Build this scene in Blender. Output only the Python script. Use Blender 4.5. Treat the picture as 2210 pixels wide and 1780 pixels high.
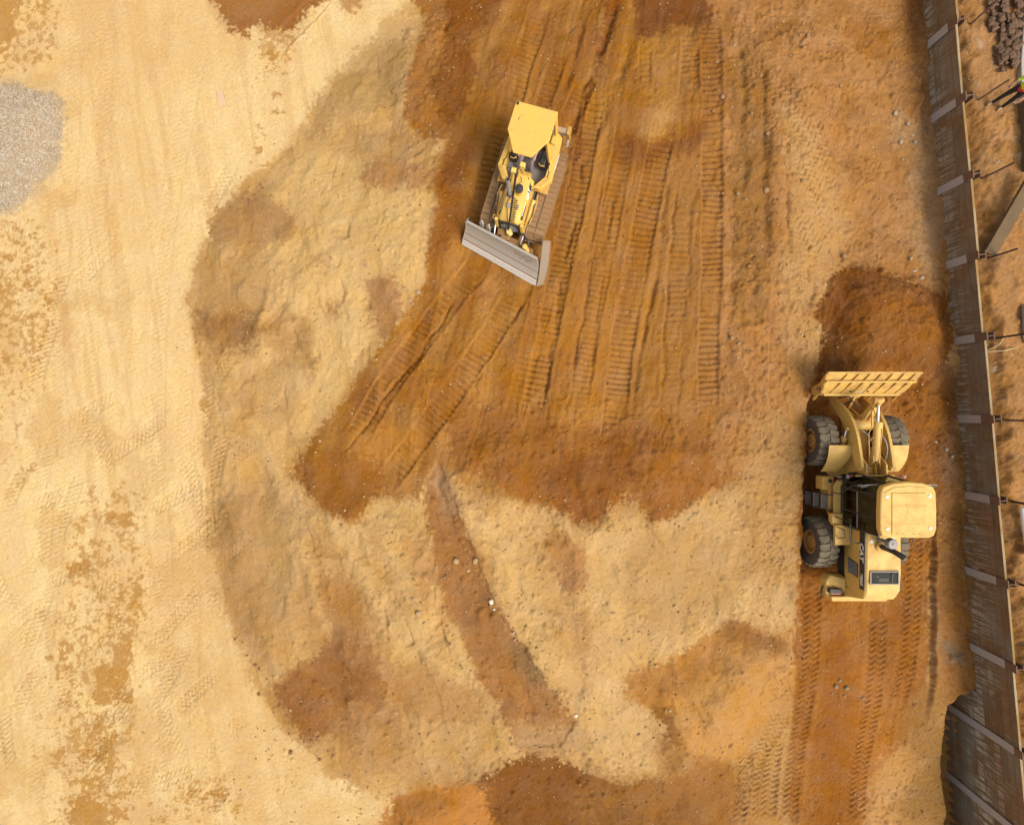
import bpy, bmesh, math, random
import numpy as np
from mathutils import Vector, Matrix

for o in list(bpy.data.objects):
    bpy.data.objects.remove(o, do_unlink=True)
scene = bpy.context.scene
COL = scene.collection
random.seed(7)

# ------------------------------------------------------------------ camera, sky, sun, exposure
H = 18.8                      # drone height above the loader's lane, in metres
cam = bpy.data.cameras.new('camera')
cam.sensor_fit = 'HORIZONTAL'; cam.sensor_width = 36.0
cam.lens = 36.0 * 1200.0 / 2210.0
cam.clip_start = 0.1; cam.clip_end = 2000.0
camo = bpy.data.objects.new('camera', cam); COL.objects.link(camo)
camo.location = (0, 0, H); camo.rotation_euler = (0, 0, 0)
scene.camera = camo

SUN_EL, SUN_AZ = math.radians(54), math.radians(132)      # azimuth clockwise from +Y (up in the picture)
world = bpy.data.worlds.new('World'); scene.world = world; world.use_nodes = True
wn = world.node_tree.nodes; wl = world.node_tree.links
sky = wn.new('ShaderNodeTexSky'); sky.sky_type = 'NISHITA'; sky.sun_disc = False
sky.sun_elevation = SUN_EL; sky.sun_rotation = SUN_AZ
sky.dust_density = 6.0; sky.air_density = 1.0; sky.ozone_density = 0.6; sky.altitude = 100
bg = wn['Background']; bg.inputs['Strength'].default_value = 0.15
hs = wn.new('ShaderNodeHueSaturation'); hs.inputs['Saturation'].default_value = 0.30      # thin bright overcast: the sky is nearly white
wl.new(sky.outputs[0], hs.inputs['Color']); wl.new(hs.outputs[0], bg.inputs['Color'])
sun = bpy.data.lights.new('sun', 'SUN'); sun.energy = 1.45; sun.angle = math.radians(20); sun.color = (1.0, 0.92, 0.77)
suno = bpy.data.objects.new('sun', sun); COL.objects.link(suno)
sv = Vector((math.sin(SUN_AZ) * math.cos(SUN_EL), math.cos(SUN_AZ) * math.cos(SUN_EL), math.sin(SUN_EL)))
suno.location = sv * 40
suno.rotation_euler = (-sv).to_track_quat('-Z', 'Y').to_euler()
scene.view_settings.view_transform = 'Standard'; scene.view_settings.look = 'None'
scene.view_settings.gamma = 1.0; scene.view_settings.use_curve_mapping = False
scene.view_settings.exposure = 0.48

# ------------------------------------------------------------------ small helpers
FD = 1200.0 * 2155.0 / 2210.0
def d2w(px, py, z=0.0):        # plan position of a point of the traced site map (2155 wide) at height z
    return ((px - 1077.5) * (H - z) / FD, (868.0 - py) * (H - z) / FD)
def s2w(sx, sy, z=0.0):
    return ((sx - 1105.0) * (H - z) / 1200.0, (890.0 - sy) * (H - z) / 1200.0)
def lin(c):
    c = np.asarray(c, float) / 255.0
    return np.where(c <= 0.04045, c / 12.92, ((c + 0.055) / 1.055) ** 2.4)

def tag(o, label=None, cat=None, group=None, kind=None):
    if label: o['label'] = label
    if cat: o['category'] = cat
    if group: o['group'] = group
    if kind or cat: o['kind'] = kind or 'thing'
    return o
def empty(name, loc=(0, 0, 0), rot=(0, 0, 0)):
    o = bpy.data.objects.new(name, None); COL.objects.link(o)
    o.location = loc; o.rotation_euler = rot; o.empty_display_size = 0.3
    return o
def mesh_obj(name, me, mat=None, parent=None):
    o = bpy.data.objects.new(name, me); COL.objects.link(o)
    if mat is not None and not me.materials: me.materials.append(mat)
    if parent is not None: o.parent = parent
    return o

class MB:
    """collects solids, then links them as one mesh object"""
    def __init__(s): s.v = []; s.f = []
    def add(s, vs, fs, M=None):
        b = len(s.v)
        for p in vs:
            p = Vector(p)
            s.v.append(tuple(M @ p) if M is not None else tuple(p))
        for q in fs: s.f.append(tuple(i + b for i in q))
        return s
    def box(s, c, d, M=None, taper=1.0):
        x, y, z = d[0] / 2, d[1] / 2, d[2] / 2
        vs = [(-x, -y, -z), (x, -y, -z), (x, y, -z), (-x, y, -z),
              (-x * taper, -y * taper, z), (x * taper, -y * taper, z), (x * taper, y * taper, z), (-x * taper, y * taper, z)]
        T = Matrix.Translation(c) if M is None else Matrix.Translation(c) @ M
        return s.add(vs, [(3, 2, 1, 0), (4, 5, 6, 7), (0, 1, 5, 4), (1, 2, 6, 5), (2, 3, 7, 6), (3, 0, 4, 7)], T)
    def extrude(s, poly, vec):
        n = len(poly); vec = Vector(vec)
        vs = [Vector(p) for p in poly] + [Vector(p) + vec for p in poly]
        nor = Vector((0, 0, 0))
        for i in range(n):
            a, b = vs[i], vs[(i + 1) % n]
            nor += a.cross(b)
        fl = nor.dot(vec) > 0
        bot = tuple(range(n)); top = tuple(range(n, 2 * n))
        fs = [bot[::-1], top] if fl else [bot, top[::-1]]
        for i in range(n):
            j = (i + 1) % n
            fs.append((i, j, n + j, n + i) if fl else (j, i, n + i, n + j))
        return s.add(vs, fs)
    def prism(s, poly, z0, z1):
        return s.extrude([(p[0], p[1], z0) for p in poly], (0, 0, z1 - z0))
    def prism_x(s, poly, x0, x1):          # poly in (y, z)
        return s.extrude([(x0, p[0], p[1]) for p in poly], (x1 - x0, 0, 0))
    def loft(s, rings, cap=True):
        n = len(rings[0]); b = len(s.v)
        for r in rings:
            for p in r: s.v.append(tuple(p))
        for k in range(len(rings) - 1):
            for i in range(n):
                j = (i + 1) % n
                s.f.append((b + k * n + i, b + k * n + j, b + (k + 1) * n + j, b + (k + 1) * n + i))
        if cap:
            s.f.append(tuple(b + i for i in range(n))[::-1])
            s.f.append(tuple(b + (len(rings) - 1) * n + i for i in range(n)))
        return s
    def tube(s, path, r, n=8, cap=True):
        P = [Vector(p) for p in path]; rings = []
        up = Vector((0.13, 0.21, 1.0)); pu = None
        for i, p in enumerate(P):
            t = (P[min(i + 1, len(P) - 1)] - P[max(i - 1, 0)]).normalized()
            if pu is None:
                a = up if abs(t.dot(up.normalized())) < 0.95 else Vector((1, 0.1, 0))
                u = (a - t * a.dot(t)).normalized()
            else:
                u = (pu - t * pu.dot(t)).normalized()
            pu = u; w = t.cross(u)
            rr = r[i] if isinstance(r, (list, tuple)) else r
            rings.append([p + (u * math.cos(2 * math.pi * k / n) + w * math.sin(2 * math.pi * k / n)) * rr for k in range(n)])
        return s.loft(rings, cap)
    def cyl(s, p0, p1, r, n=16, r1=None):
        return s.tube([p0, p1], [r, r if r1 is None else r1], n)
    def lathe(s, prof, c, axis='x', n=32, cap=True):  # prof: (radius, offset along axis)
        rings = []
        for (r, h) in prof:
            ring = []
            for k in range(n):
                a = 2 * math.pi * k / n
                if axis == 'x': p = (h, r * math.cos(a), r * math.sin(a))
                elif axis == 'z': p = (r * math.cos(a), r * math.sin(a), h)
                else: p = (r * math.sin(a), h, r * math.cos(a))
                ring.append(Vector(c) + Vector(p))
            rings.append(ring)
        return s.loft(rings, cap)
    def mesh(s, name, smooth=None):
        me = bpy.data.meshes.new(name); me.from_pydata(s.v, [], s.f); me.validate(); 
        bm = bmesh.new(); bm.from_mesh(me); bmesh.ops.recalc_face_normals(bm, faces=bm.faces); bm.to_mesh(me); bm.free()
        if smooth:
            me.polygons.foreach_set('use_smooth', [True] * len(me.polygons))
            me.set_sharp_from_angle(angle=math.radians(smooth))
        me.update(); return me
    def build(s, name, mat, parent=None, bevel=0.0, smooth=None, seg=2):
        if bevel and not smooth: smooth = 30
        o = mesh_obj(name, s.mesh(name, smooth), mat, parent)
        if bevel:
            m = o.modifiers.new('bevel', 'BEVEL'); m.width = bevel; m.segments = seg
            m.limit_method = 'ANGLE'; m.angle_limit = math.radians(35)
        return o

# ------------------------------------------------------------------ materials
def nodes(name):
    m = bpy.data.materials.new(name); m.use_nodes = True
    nt = m.node_tree; nt.nodes.clear()
    out = nt.nodes.new('ShaderNodeOutputMaterial'); b = nt.nodes.new('ShaderNodeBsdfPrincipled')
    nt.links.new(b.outputs[0], out.inputs[0])
    return m, nt, b
class NT:
    def __init__(s, nt): s.nt = nt
    def __call__(s, typ, **kw):
        n = s.nt.nodes.new('ShaderNode' + typ)
        ins = kw.pop('ins', {})
        for k, v in kw.items(): setattr(n, k, v)
        for k, v in ins.items():
            if hasattr(v, 'is_output') or isinstance(v, bpy.types.NodeSocket): s.nt.links.new(v, n.inputs[k])
            else: n.inputs[k].default_value = v
        return n
    def link(s, a, b): s.nt.links.new(a, b)
    def noise(s, vec, scale, detail=4, rough=0.55, dist=0.0):
        n = s('TexNoise', ins={'Scale': scale, 'Detail': detail, 'Roughness': rough, 'Distortion': dist})
        if vec is not None: s.link(vec, n.inputs['Vector'])
        return n.outputs['Fac']
    def ramp(s, fac, a, b, ca=(0, 0, 0, 1), cb=(1, 1, 1, 1)):
        n = s('ValToRGB'); s.link(fac, n.inputs[0])
        e = n.color_ramp.elements; e[0].position = a; e[1].position = b; e[0].color = ca; e[1].color = cb
        return n.outputs[0]
    def mix(s, fac, a, b, mode='MIX'):
        n = s('Mix', data_type='RGBA', blend_type=mode)
        for k, v in ((0, fac), (6, a), (7, b)):
            if isinstance(v, bpy.types.NodeSocket): s.link(v, n.inputs[k])
            elif k == 0: n.inputs[k].default_value = v
            else: n.inputs[k].default_value = (*v, 1) if len(v) == 3 else v
        return n.outputs[2]
    def math(s, op, a, b=0.0, clamp=False):
        n = s('Math', operation=op, use_clamp=clamp)
        for k, v in ((0, a), (1, b)):
            if isinstance(v, bpy.types.NodeSocket): s.link(v, n.inputs[k])
            else: n.inputs[k].default_value = v
        return n.outputs[0]
    def bump(s, h, strength, dist, bsdf):
        n = s('Bump', ins={'Strength': strength, 'Distance': dist}); s.link(h, n.inputs['Height'])
        s.link(n.outputs[0], bsdf.inputs['Normal'])

def paint(name, col, dust=(0.36, 0.23, 0.11), amount=0.45, rough=0.42, scale=3.0, chip=None, metallic=0.0, bump=0.0, chip_at=0.66):
    m, nt, b = nodes(name); N = NT(nt)
    tc = N('TexCoord').outputs['Object']
    n1 = N.noise(tc, scale, 6, 0.65); n2 = N.noise(tc, scale * 7, 4, 0.6)
    sep = N('SeparateXYZ'); N.link(N('NewGeometry').outputs['Normal'], sep.inputs[0])
    up = N.math('MULTIPLY', N.math('ADD', sep.outputs[2], 0.35, True), 0.75)
    d = N.math('MULTIPLY', N.ramp(n1, 0.38, 0.75), amount)
    d = N.math('MULTIPLY', d, up)
    d2 = N.math('MULTIPLY', N.ramp(n2, 0.55, 0.8), amount * 0.5)
    f = N.math('ADD', d, d2, True)
    v = N('HueSaturation', ins={'Color': (*col, 1)})
    N.link(N.math('ADD', N.math('MULTIPLY', n1, 0.25), 0.87), v.inputs['Value'])
    c = N.mix(f, v.outputs[0], dust)
    if chip:
        c = N.mix(N.ramp(N.noise(tc, scale * 4, 8, 0.8), chip_at, chip_at + 0.04), c, chip)
    N.link(c, b.inputs['Base Color'])
    N.link(N.math('ADD', N.math('MULTIPLY', f, 0.5), rough, True), b.inputs['Roughness'])
    b.inputs['Metallic'].default_value = metallic
    if bump: N.bump(n2, bump, 0.01, b)
    return m
YEL_D = paint('dozer yellow paint', (0.66, 0.40, 0.065), dust=(0.42, 0.25, 0.10), amount=0.65, rough=0.5, scale=2.4, chip=(0.30, 0.17, 0.06), chip_at=0.66)
YEL_L = paint('loader yellow paint', (0.62, 0.385, 0.085), dust=(0.34, 0.20, 0.085), amount=0.95, rough=0.55, scale=2.6, chip=(0.26, 0.15, 0.06), chip_at=0.64)
YEL_DIRTY = paint('muddy yellow paint', (0.58, 0.34, 0.07), dust=(0.24, 0.12, 0.045), amount=1.1, scale=4, rough=0.55)
STEEL = paint('worn blade steel', (0.34, 0.31, 0.265), dust=(0.28, 0.17, 0.08), amount=0.55, rough=0.42, scale=2.0, metallic=0.1)
STEEL_L = paint('bright cutting edge steel', (0.47, 0.43, 0.38), dust=(0.32, 0.20, 0.10), amount=0.35, rough=0.45, scale=5, metallic=0.05)
RUSTY = paint('rust and mud', (0.20, 0.09, 0.035), dust=(0.26, 0.14, 0.06), amount=0.9, rough=0.8, scale=6, bump=0.4)
MUD = paint('caked mud', (0.25, 0.125, 0.045), dust=(0.33, 0.19, 0.08), amount=0.9, rough=0.95, scale=7, bump=0.6)
BLACK = paint('black rubber and plastic', (0.022, 0.021, 0.021), dust=(0.16, 0.10, 0.055), amount=0.22, rough=0.5, scale=4)
DARK = paint('dark grimy metal', (0.045, 0.038, 0.030), dust=(0.14, 0.08, 0.04), amount=0.6, rough=0.65, scale=5)
GREY = paint('grey anti slip floor', (0.20, 0.185, 0.17), dust=(0.30, 0.20, 0.11), amount=0.6, rough=0.8, scale=4)
GREYM = paint('grey painted metal', (0.24, 0.23, 0.22), amount=0.4, rough=0.5)
WHITE = paint('white decal', (0.75, 0.72, 0.66), amount=0.25, rough=0.5)
REDD = paint('red decal', (0.45, 0.03, 0.03), amount=0.2)
LAMP = paint('lamp glass', (0.55, 0.52, 0.48), amount=0.2, rough=0.15)
REDL = paint('red lamp', (0.45, 0.03, 0.02), amount=0.2, rough=0.2)
CHROME = paint('chromed rod', (0.75, 0.75, 0.76), amount=0.05, rough=0.12, metallic=1.0)
TYRE = paint('dusty tyre rubber', (0.05, 0.042, 0.032), dust=(0.20, 0.135, 0.07), amount=0.7, rough=0.85, scale=3)
TREAD = paint('dusty tread rubber', (0.11, 0.09, 0.06), dust=(0.23, 0.17, 0.10), amount=1.0, rough=0.9, scale=5)
RIM = paint('muddy rim', (0.50, 0.25, 0.06), dust=(0.34, 0.16, 0.05), amount=1.0, rough=0.7, scale=5)

def glass_mat():
    m = bpy.data.materials.new('tinted cab glass'); m.use_nodes = True
    nt = m.node_tree; nt.nodes.clear(); N = NT(nt)
    out = N('OutputMaterial'); tr = N('BsdfTransparent', ins={'Color': (0.30, 0.32, 0.27, 1)})
    gl = N('BsdfGlossy', ins={'Color': (0.8, 0.85, 0.85, 1), 'Roughness': 0.06})
    fr = N('Fresnel', ins={'IOR': 1.45}); mx = N('MixShader')
    N.link(fr.outputs[0], mx.inputs[0]); N.link(tr.outputs[0], mx.inputs[1]); N.link(gl.outputs[0], mx.inputs[2])
    N.link(mx.outputs[0], out.inputs[0]); return m
GLASS = glass_mat()

def shoe_mat():
    m, nt, b = nodes('track shoe steel and mud'); N = NT(nt)
    tc = N('TexCoord').outputs['Object']; inf = N('ObjectInfo').outputs['Random']
    off = N('VectorMath', operation='ADD'); N.link(tc, off.inputs[0])
    cx = N('CombineXYZ'); N.link(N.math('MULTIPLY', inf, 40.0), cx.inputs[1]); N.link(cx.outputs[0], off.inputs[1])
    n1 = N.noise(off.outputs[0], 7, 5, 0.6)
    sx = N('SeparateXYZ'); N.link(tc, sx.inputs[0])
    edge = N.math('MULTIPLY', N.math('ABSOLUTE', sx.outputs[0]), 3.6)       # outer ends are worn bright, mud sits in the middle
    k = N.math('SUBTRACT', N.math('ADD', edge, N.math('MULTIPLY', n1, 1.0)), N.math('MULTIPLY', sx.outputs[1], -2.2))
    c = N.mix(N.ramp(k, 1.03, 1.2), (0.26, 0.145, 0.06), (0.31, 0.25, 0.175))
    c = N.mix(N.ramp(N.noise(off.outputs[0], 30, 3, 0.6), 0.55, 0.75), c, (0.20, 0.095, 0.035))
    N.link(c, b.inputs['Base Color']); b.inputs['Roughness'].default_value = 0.7
    N.bump(N.noise(off.outputs[0], 22, 5, 0.7), 0.5, 0.02, b)
    return m
SHOE = shoe_mat()

def plain(name, col, rough=0.8, var=0.25, scale=9):
    m, nt, b = nodes(name); N = NT(nt); tc = N('TexCoord').outputs['Object']
    n = N.noise(tc, scale, 5, 0.6)
    v = N('HueSaturation', ins={'Color': (*col, 1)}); N.link(N.math('ADD', N.math('MULTIPLY', n, var * 2), 1 - var), v.inputs['Value'])
    N.link(v.outputs[0], b.inputs['Base Color']); b.inputs['Roughness'].default_value = rough
    N.bump(n, 0.25, 0.01, b); return m
TROUSER_D = plain('dark navy work trousers', (0.018, 0.017, 0.02))
TROUSER_P = plain('dusty mauve work trousers', (0.20, 0.145, 0.15))
BOOT = plain('tan leather boots', (0.30, 0.19, 0.09))
SKIN = plain('skin', (0.42, 0.24, 0.16), 0.55, 0.06)
HAIR = plain('dark hair', (0.025, 0.018, 0.012), 0.7)
HIVIS = plain('hi vis yellow', (0.50, 0.72, 0.03), 0.7, 0.1)
HIRED = plain('hi vis red', (0.62, 0.035, 0.04), 0.7, 0.1)
SHIRT = plain('grey shirt', (0.16, 0.16, 0.17))
ORANGE = plain('orange work shirt', (0.45, 0.13, 0.04))
HELMET = plain('white hard hat', (0.72, 0.70, 0.66), 0.35, 0.05)
# ------------------------------------------------------------------ the ground
_rng = np.random.default_rng(11)
_TAB = _rng.random((256, 256)).astype(np.float32)
def vnoise(x, y, seed=0):
    x = x + seed * 17.31; y = y + seed * 9.77
    xi = np.floor(x).astype(np.int64); yi = np.floor(y).astype(np.int64)
    fx = (x - xi).astype(np.float32); fy = (y - yi).astype(np.float32)
    fx = fx * fx * (3 - 2 * fx); fy = fy * fy * (3 - 2 * fy)
    a = _TAB[xi & 255, yi & 255]; b = _TAB[(xi + 1) & 255, yi & 255]
    c = _TAB[xi & 255, (yi + 1) & 255]; d = _TAB[(xi + 1) & 255, (yi + 1) & 255]
    return (a + (b - a) * fx) * (1 - fy) + (c + (d - c) * fx) * fy
def fbm(x, y, scale, octv=4, seed=0, gain=0.5):
    s = 0; amp = 1; tot = 0; fr = 1.0 / scale
    for k in range(octv):
        s = s + amp * vnoise(x * fr, y * fr, seed + k * 3.7); tot += amp; amp *= gain; fr *= 2.03
    return s / tot                      # 0..1
def sstep(a, b, x):
    t = np.clip((x - a) / (b - a), 0, 1); return t * t * (3 - 2 * t)
def sdf(poly, X, Y):                    # signed distance, negative inside
    d2 = np.full(X.shape, 1e18); ins = np.zeros(X.shape, bool); n = len(poly)
    for i in range(n):
        ax, ay = poly[i]; bx, by = poly[(i + 1) % n]
        ex, ey = bx - ax, by - ay; wx, wy = X - ax, Y - ay
        t = np.clip((wx * ex + wy * ey) / (ex * ex + ey * ey + 1e-12), 0, 1)
        d2 = np.minimum(d2, (wx - ex * t) ** 2 + (wy - ey * t) ** 2)
        if abs(ey) > 1e-9:
            c = ((ay > Y) != (by > Y)) & (X < ex * (Y - ay) / ey + ax); ins ^= c
    d = np.sqrt(d2); return np.where(ins, -d, d)
def smooth_poly(pts, n=5, closed=True):
    P = [np.array(p, float) for p in pts]; out = []; m = len(P)
    rng_ = range(m) if closed else range(m - 1)
    for i in rng_:
        if closed: a, b, c, d = P[i - 1], P[i], P[(i + 1) % m], P[(i + 2) % m]
        else: a, b, c, d = P[max(i - 1, 0)], P[i], P[i + 1], P[min(i + 2, m - 1)]
        for k in range(n):
            t = k / n
            out.append(tuple(0.5 * ((2 * b) + (-a + c) * t + (2 * a - 5 * b + 4 * c - d) * t * t + (-a + 3 * b - 3 * c + d) * t ** 3)))
    if not closed: out.append(tuple(P[-1]))
    return out
def line_coords(path, X, Y):            # signed distance (right of travel positive) and arclength
    best = np.full(X.shape, 1e18); sd = np.zeros(X.shape); arc = np.zeros(X.shape); s0 = 0.0
    for i in range(len(path) - 1):
        ax, ay = path[i]; bx, by = path[i + 1]; ex, ey = bx - ax, by - ay; L2 = ex * ex + ey * ey; L = math.sqrt(L2)
        wx, wy = X - ax, Y - ay
        t = (wx * ex + wy * ey) / L2
        tc = np.clip(t, 0, 1)
        dx, dy = wx - ex * tc, wy - ey * tc; q = dx * dx + dy * dy
        m = q < best
        best = np.where(m, q, best); cr = (wx * ey - wy * ex)
        sd = np.where(m, np.sign(cr) * np.sqrt(q), sd); arc = np.where(m, s0 + tc * L, arc); s0 += L
    return sd, arc, s0

def axis(lo, hi, step, far, n=16):
    a = np.arange(lo, hi + step, step)
    g = np.geomspace(step * 3, far, n)
    return np.concatenate([(lo - np.cumsum(g))[::-1], a, a[-1] + np.cumsum(g)])
STEP = 0.0345
GX = axis(-18.6, 18.6, STEP, 90); GY = axis(-15.3, 15.3, STEP, 90)
X, Y = np.meshgrid(GX, GY, indexing='xy')
DX = 1077.5 + FD * X / H; DY = 868.0 - FD * Y / H           # map coordinates on the datum plane

def wp(pts, z): return [d2w(p[0], p[1], z) for p in pts]
WALL_X0, WALL_K = 14.90, -0.0884
def wall_x(y): return WALL_X0 + WALL_K * y
WS = (X - (WALL_X0 + WALL_K * Y)) / math.sqrt(1 + WALL_K ** 2)     # metres behind the wall's face

FILL = [(890,-60),(885,20),(800,100),(700,165),(660,240),(600,310),(520,385),(440,470),(410,560),(400,680),(425,800),(430,950),(440,1100),(470,1240),
        (500,1350),(560,1470),(600,1540),(700,1625),(830,1690),(820,1800),(2400,1800),(2400,-60)]
LANE = [(1722,700),(1718,790),(1698,862),(1692,960),(1684,1100),(1677,1300),(1668,1450),(1655,1600),(1640,1800),(2000,1800),(2000,1000),(2003,640),(1900,600),(1775,560)]
n_big = fbm(X, Y, 2.6, 4, 1); n_mid = fbm(X, Y, 0.55, 4, 2); n_fin = fbm(X, Y, 0.13, 3, 3)
wob = (fbm(X, Y, 0.35, 3, 5) - 0.5)
df = sdf(wp(FILL, 0.3), X, Y) + wob * 0.35
fillm = sstep(0.05, -0.9, df)
Z = 0.12 * fillm + 0.40 * sstep(-0.3, -6.5, df) + 0.02 * sstep(0.06, -0.12, df)
# crossfall under the dozer, the fill rises towards the cut
Z += 0.055 * np.clip(X + 1.0, 0, 3.0) * sstep(1.0, 5.0, Y) * sstep(-1, -2.5, df)
Z += 0.30 * sstep(2.5, 9.0, X) * sstep(-12.5, -4.5, Y) * sstep(13.5, 6.0, Y)
# the ground falls away to the bottom right
Z -= 0.85 * sstep(-6.0, -13.0, Y) * sstep(5.0, 9.2, X)
# swells inside the fill
Z += (n_big - 0.5) * (0.05 + 0.36 * fillm)
# end of the dozer's lane pushed up in a lip
dl = sdf(wp([(640,950),(622,995),(680,1070),(740,1100),(800,1050),(760,960)], 0.5), X, Y); Z += 0.12 * sstep(0.5, -0.4, dl)
dl = sdf(wp([(960,920),(960,1000),(1090,1040),(1240,1095),(1330,1040),(1480,1050),(1570,950),(1400,920),(1200,900)], 0.6), X, Y) + wob * 0.4
Z += 0.15 * sstep(0.2, -0.6, dl)
# spoil heaps along the bottom
MOUND = [(1312,1430),(1440,1372),(1530,1312),(1640,1330),(1668,1345),(1660,1480),(1600,1560),(1560,1600),(1480,1590),(1410,1560),(1372,1490)]
dm = sdf(wp(MOUND, 0.3), X, Y) + wob * 0.25; Z += 0.42 * sstep(0.1, -1.9, dm)
B1 = [(990,1655),(1090,1595),(1180,1600),(1280,1640),(1400,1640),(1500,1610),(1560,1660),(1560,1900),(830,1900),(900,1760)]
db = sdf(wp(B1, 0.3), X, Y) + wob * 0.3; Z -= 0.22 * sstep(0.08, -1.4, db)
B2 = [(820,1690),(890,1662),(990,1655),(1030,1700),(1060,1900),(800,1900)]
db2 = sdf(wp(B2, 0.2), X, Y) + wob * 0.2; Z += 0.15 * sstep(0.05, -0.9, db2)
# sunken brown gully down the middle
GULLY = [(893,1030),(920,965),(965,1070),(995,1150),(1040,1265),(1110,1370),(1155,1450),(1215,1520),(1180,1585),(1090,1580),(1060,1500),(990,1400),(940,1290),(915,1170)]
dg = sdf(wp(GULLY, 0.5), X, Y) + wob * 0.2; Z -= 0.07 * sstep(0.05, -0.08, dg) + 0.07 * sstep(0.0, -0.5, dg)
# the loader's lane, cut down to datum with a steep left face
dL = sdf(wp(LANE, 0.75), X, Y) + wob * 0.22
lane_z = 0.02 - 0.85 * sstep(-8.0, -14.0, Y) + (n_big - 0.5) * 0.1
cut = sstep(0.04, -0.10, dL); soft = sstep(-9.0, -11.5, Y); cut = cut * (1 - soft) + sstep(0.8, -0.6, dL) * soft
low = sstep(4.4, 2.9, Y) * sstep(8.0, 9.0, X)
right_z = 0.22 + (n_big - 0.5) * 0.3
cutR = sstep(9.2, 11.2, X - 0.25 * (n_mid - .5)) * sstep(2.0, 5.5, Y)
Z = Z * (1 - cutR) + right_z * cutR
Z = np.where(cut * low > 0, Z * (1 - cut * low) + lane_z * cut * low, Z)
# berm of loose soil along the wall's foot, gone at the bottom where the dig is deeper
berm = sstep(-2.0 + (n_big - .5) * 1.3, -0.75, WS) * (WS < 0.5) * sstep(-10.6, -9.0, Y + 0.6 * wob)
bz = 0.06 + 0.30 * fbm(X, Y, 0.9, 3, 8) + 0.35 * sstep(-0.5, 0.0, WS) * (fbm(X, Y, 1.3, 2, 9) - 0.42)
Z = Z * (1 - berm) + (bz - 0.25 * sstep(2, 6, -Y)) * berm
deep = sstep(-9.3, -9.9, Y + 0.4 * wob - 0.5 * WS) * sstep(-1.04, -0.86, WS + 0.05 * wob + 0.03 * (Y + 11)) * (WS < 0.5)
Z = Z * (1 - deep) + (-1.55 - 0.05 * (-9 - Y)) * deep
# heap in front of the bucket
PILE = [(1775,565),(1900,588),(1985,620),(2008,690),(1990,765),(1925,812),(1730,800),(1732,700),(1712,662)]
dp = sdf(smooth_poly(wp(PILE, 0.5), 4), X, Y) + wob * 0.3
Z += 0.82 * sstep(0.05, -1.7, dp) + 0.06 * sstep(0.05, -0.1, dp)
# bench behind the wall
top = sstep(0.035, 0.085, WS)
bench = 1.40 - 0.20 * sstep(0.7, 0.1, WS + wob * 0.6 + (fbm(X, Y, 0.8, 2, 20) - .5) * 0.7) + (n_mid - 0.5) * 0.08 + 0.12 * sstep(0.5, 2, WS)
Z = Z * (1 - top) + bench * top
GRAVEL = [(-60,165),(20,178),(90,185),(125,215),(128,290),(112,345),(80,385),(40,430),(-60,470)]
dgv = sdf(wp(GRAVEL, 0.1), X, Y) + wob * 0.3; Z += 0.34 * sstep(0.15, -1.3, dgv) * (X < -14)

# roughness of each soil: pale hard stand is smooth, fill is lumpy
rough = 0.22 + 0.14 * fillm + 0.18 * sstep(-4.5, -2.5, X) * sstep(-3, -1, Y) + 0.42 * sstep(6.5, 8.2, X) - 0.35 * sstep(.2, -.5, dp)
rough = np.where(WS > 0, 0.75, rough)
# ---- tracks and ruts pressed into it
def sub(path, m):
    xs = [p[0] for p in path]; ys = [p[1] for p in path]
    i0, i1 = np.searchsorted(GX, [min(xs) - m, max(xs) + m]); j0, j1 = np.searchsorted(GY, [min(ys) - m, max(ys) + m])
    return slice(j0, j1), slice(i0, i1)
LINEMASK = np.zeros_like(Z)
def crawler(pts, w, depth=0.045, cleat=0.082, pitch=0.19, z=0.55, fade=(0.9, 0.9)):
    path = smooth_poly(wp(pts, z), 5, False); s_ = sub(path, 1.0)
    sd, arc, L = line_coords(path, X[s_], Y[s_]); w = w * (H - z) / FD
    sd = sd + (n_mid[s_] - 0.5) * 0.08
    bury = 0.40 + 0.60 * sstep(.36, .50, fbm(X[s_], Y[s_], 1.1, 3, 36))
    e = bury * sstep(0.03, -0.03, np.abs(sd) - w / 2) * sstep(0, 0.15 + fade[0], arc) * sstep(0, 0.15 + fade[1], L - arc)
    ph = np.abs(((arc + 0.04 * (n_fin[s_] - .5) + 0.25 * (n_big[s_] - .5)) / pitch) % 1 - 0.5) * pitch
    wear = sstep(0.30, 0.5, n_mid[s_])
    Z[s_] -= e * (depth + cleat * np.exp(-(ph / 0.030) ** 2) * (0.45 + 0.55 * wear))
    rim = np.exp(-((np.abs(sd) - w / 2 - 0.07) / 0.06) ** 2) * sstep(0, 0.3, arc) * sstep(0, 0.3, L - arc)
    Z[s_] += rim * 0.016 * (0.4 + n_mid[s_])
    Z[s_] -= 0.040 * np.exp(-((sd - w / 2 * 1.0) / 0.028) ** 2) * sstep(0, 0.3, arc) * sstep(0, 0.3, L - arc) * sstep(0.35, 0.55, fbm(X[s_], Y[s_], .8, 2, 31))
    rough[s_] *= (1 - 0.6 * e)
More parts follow.
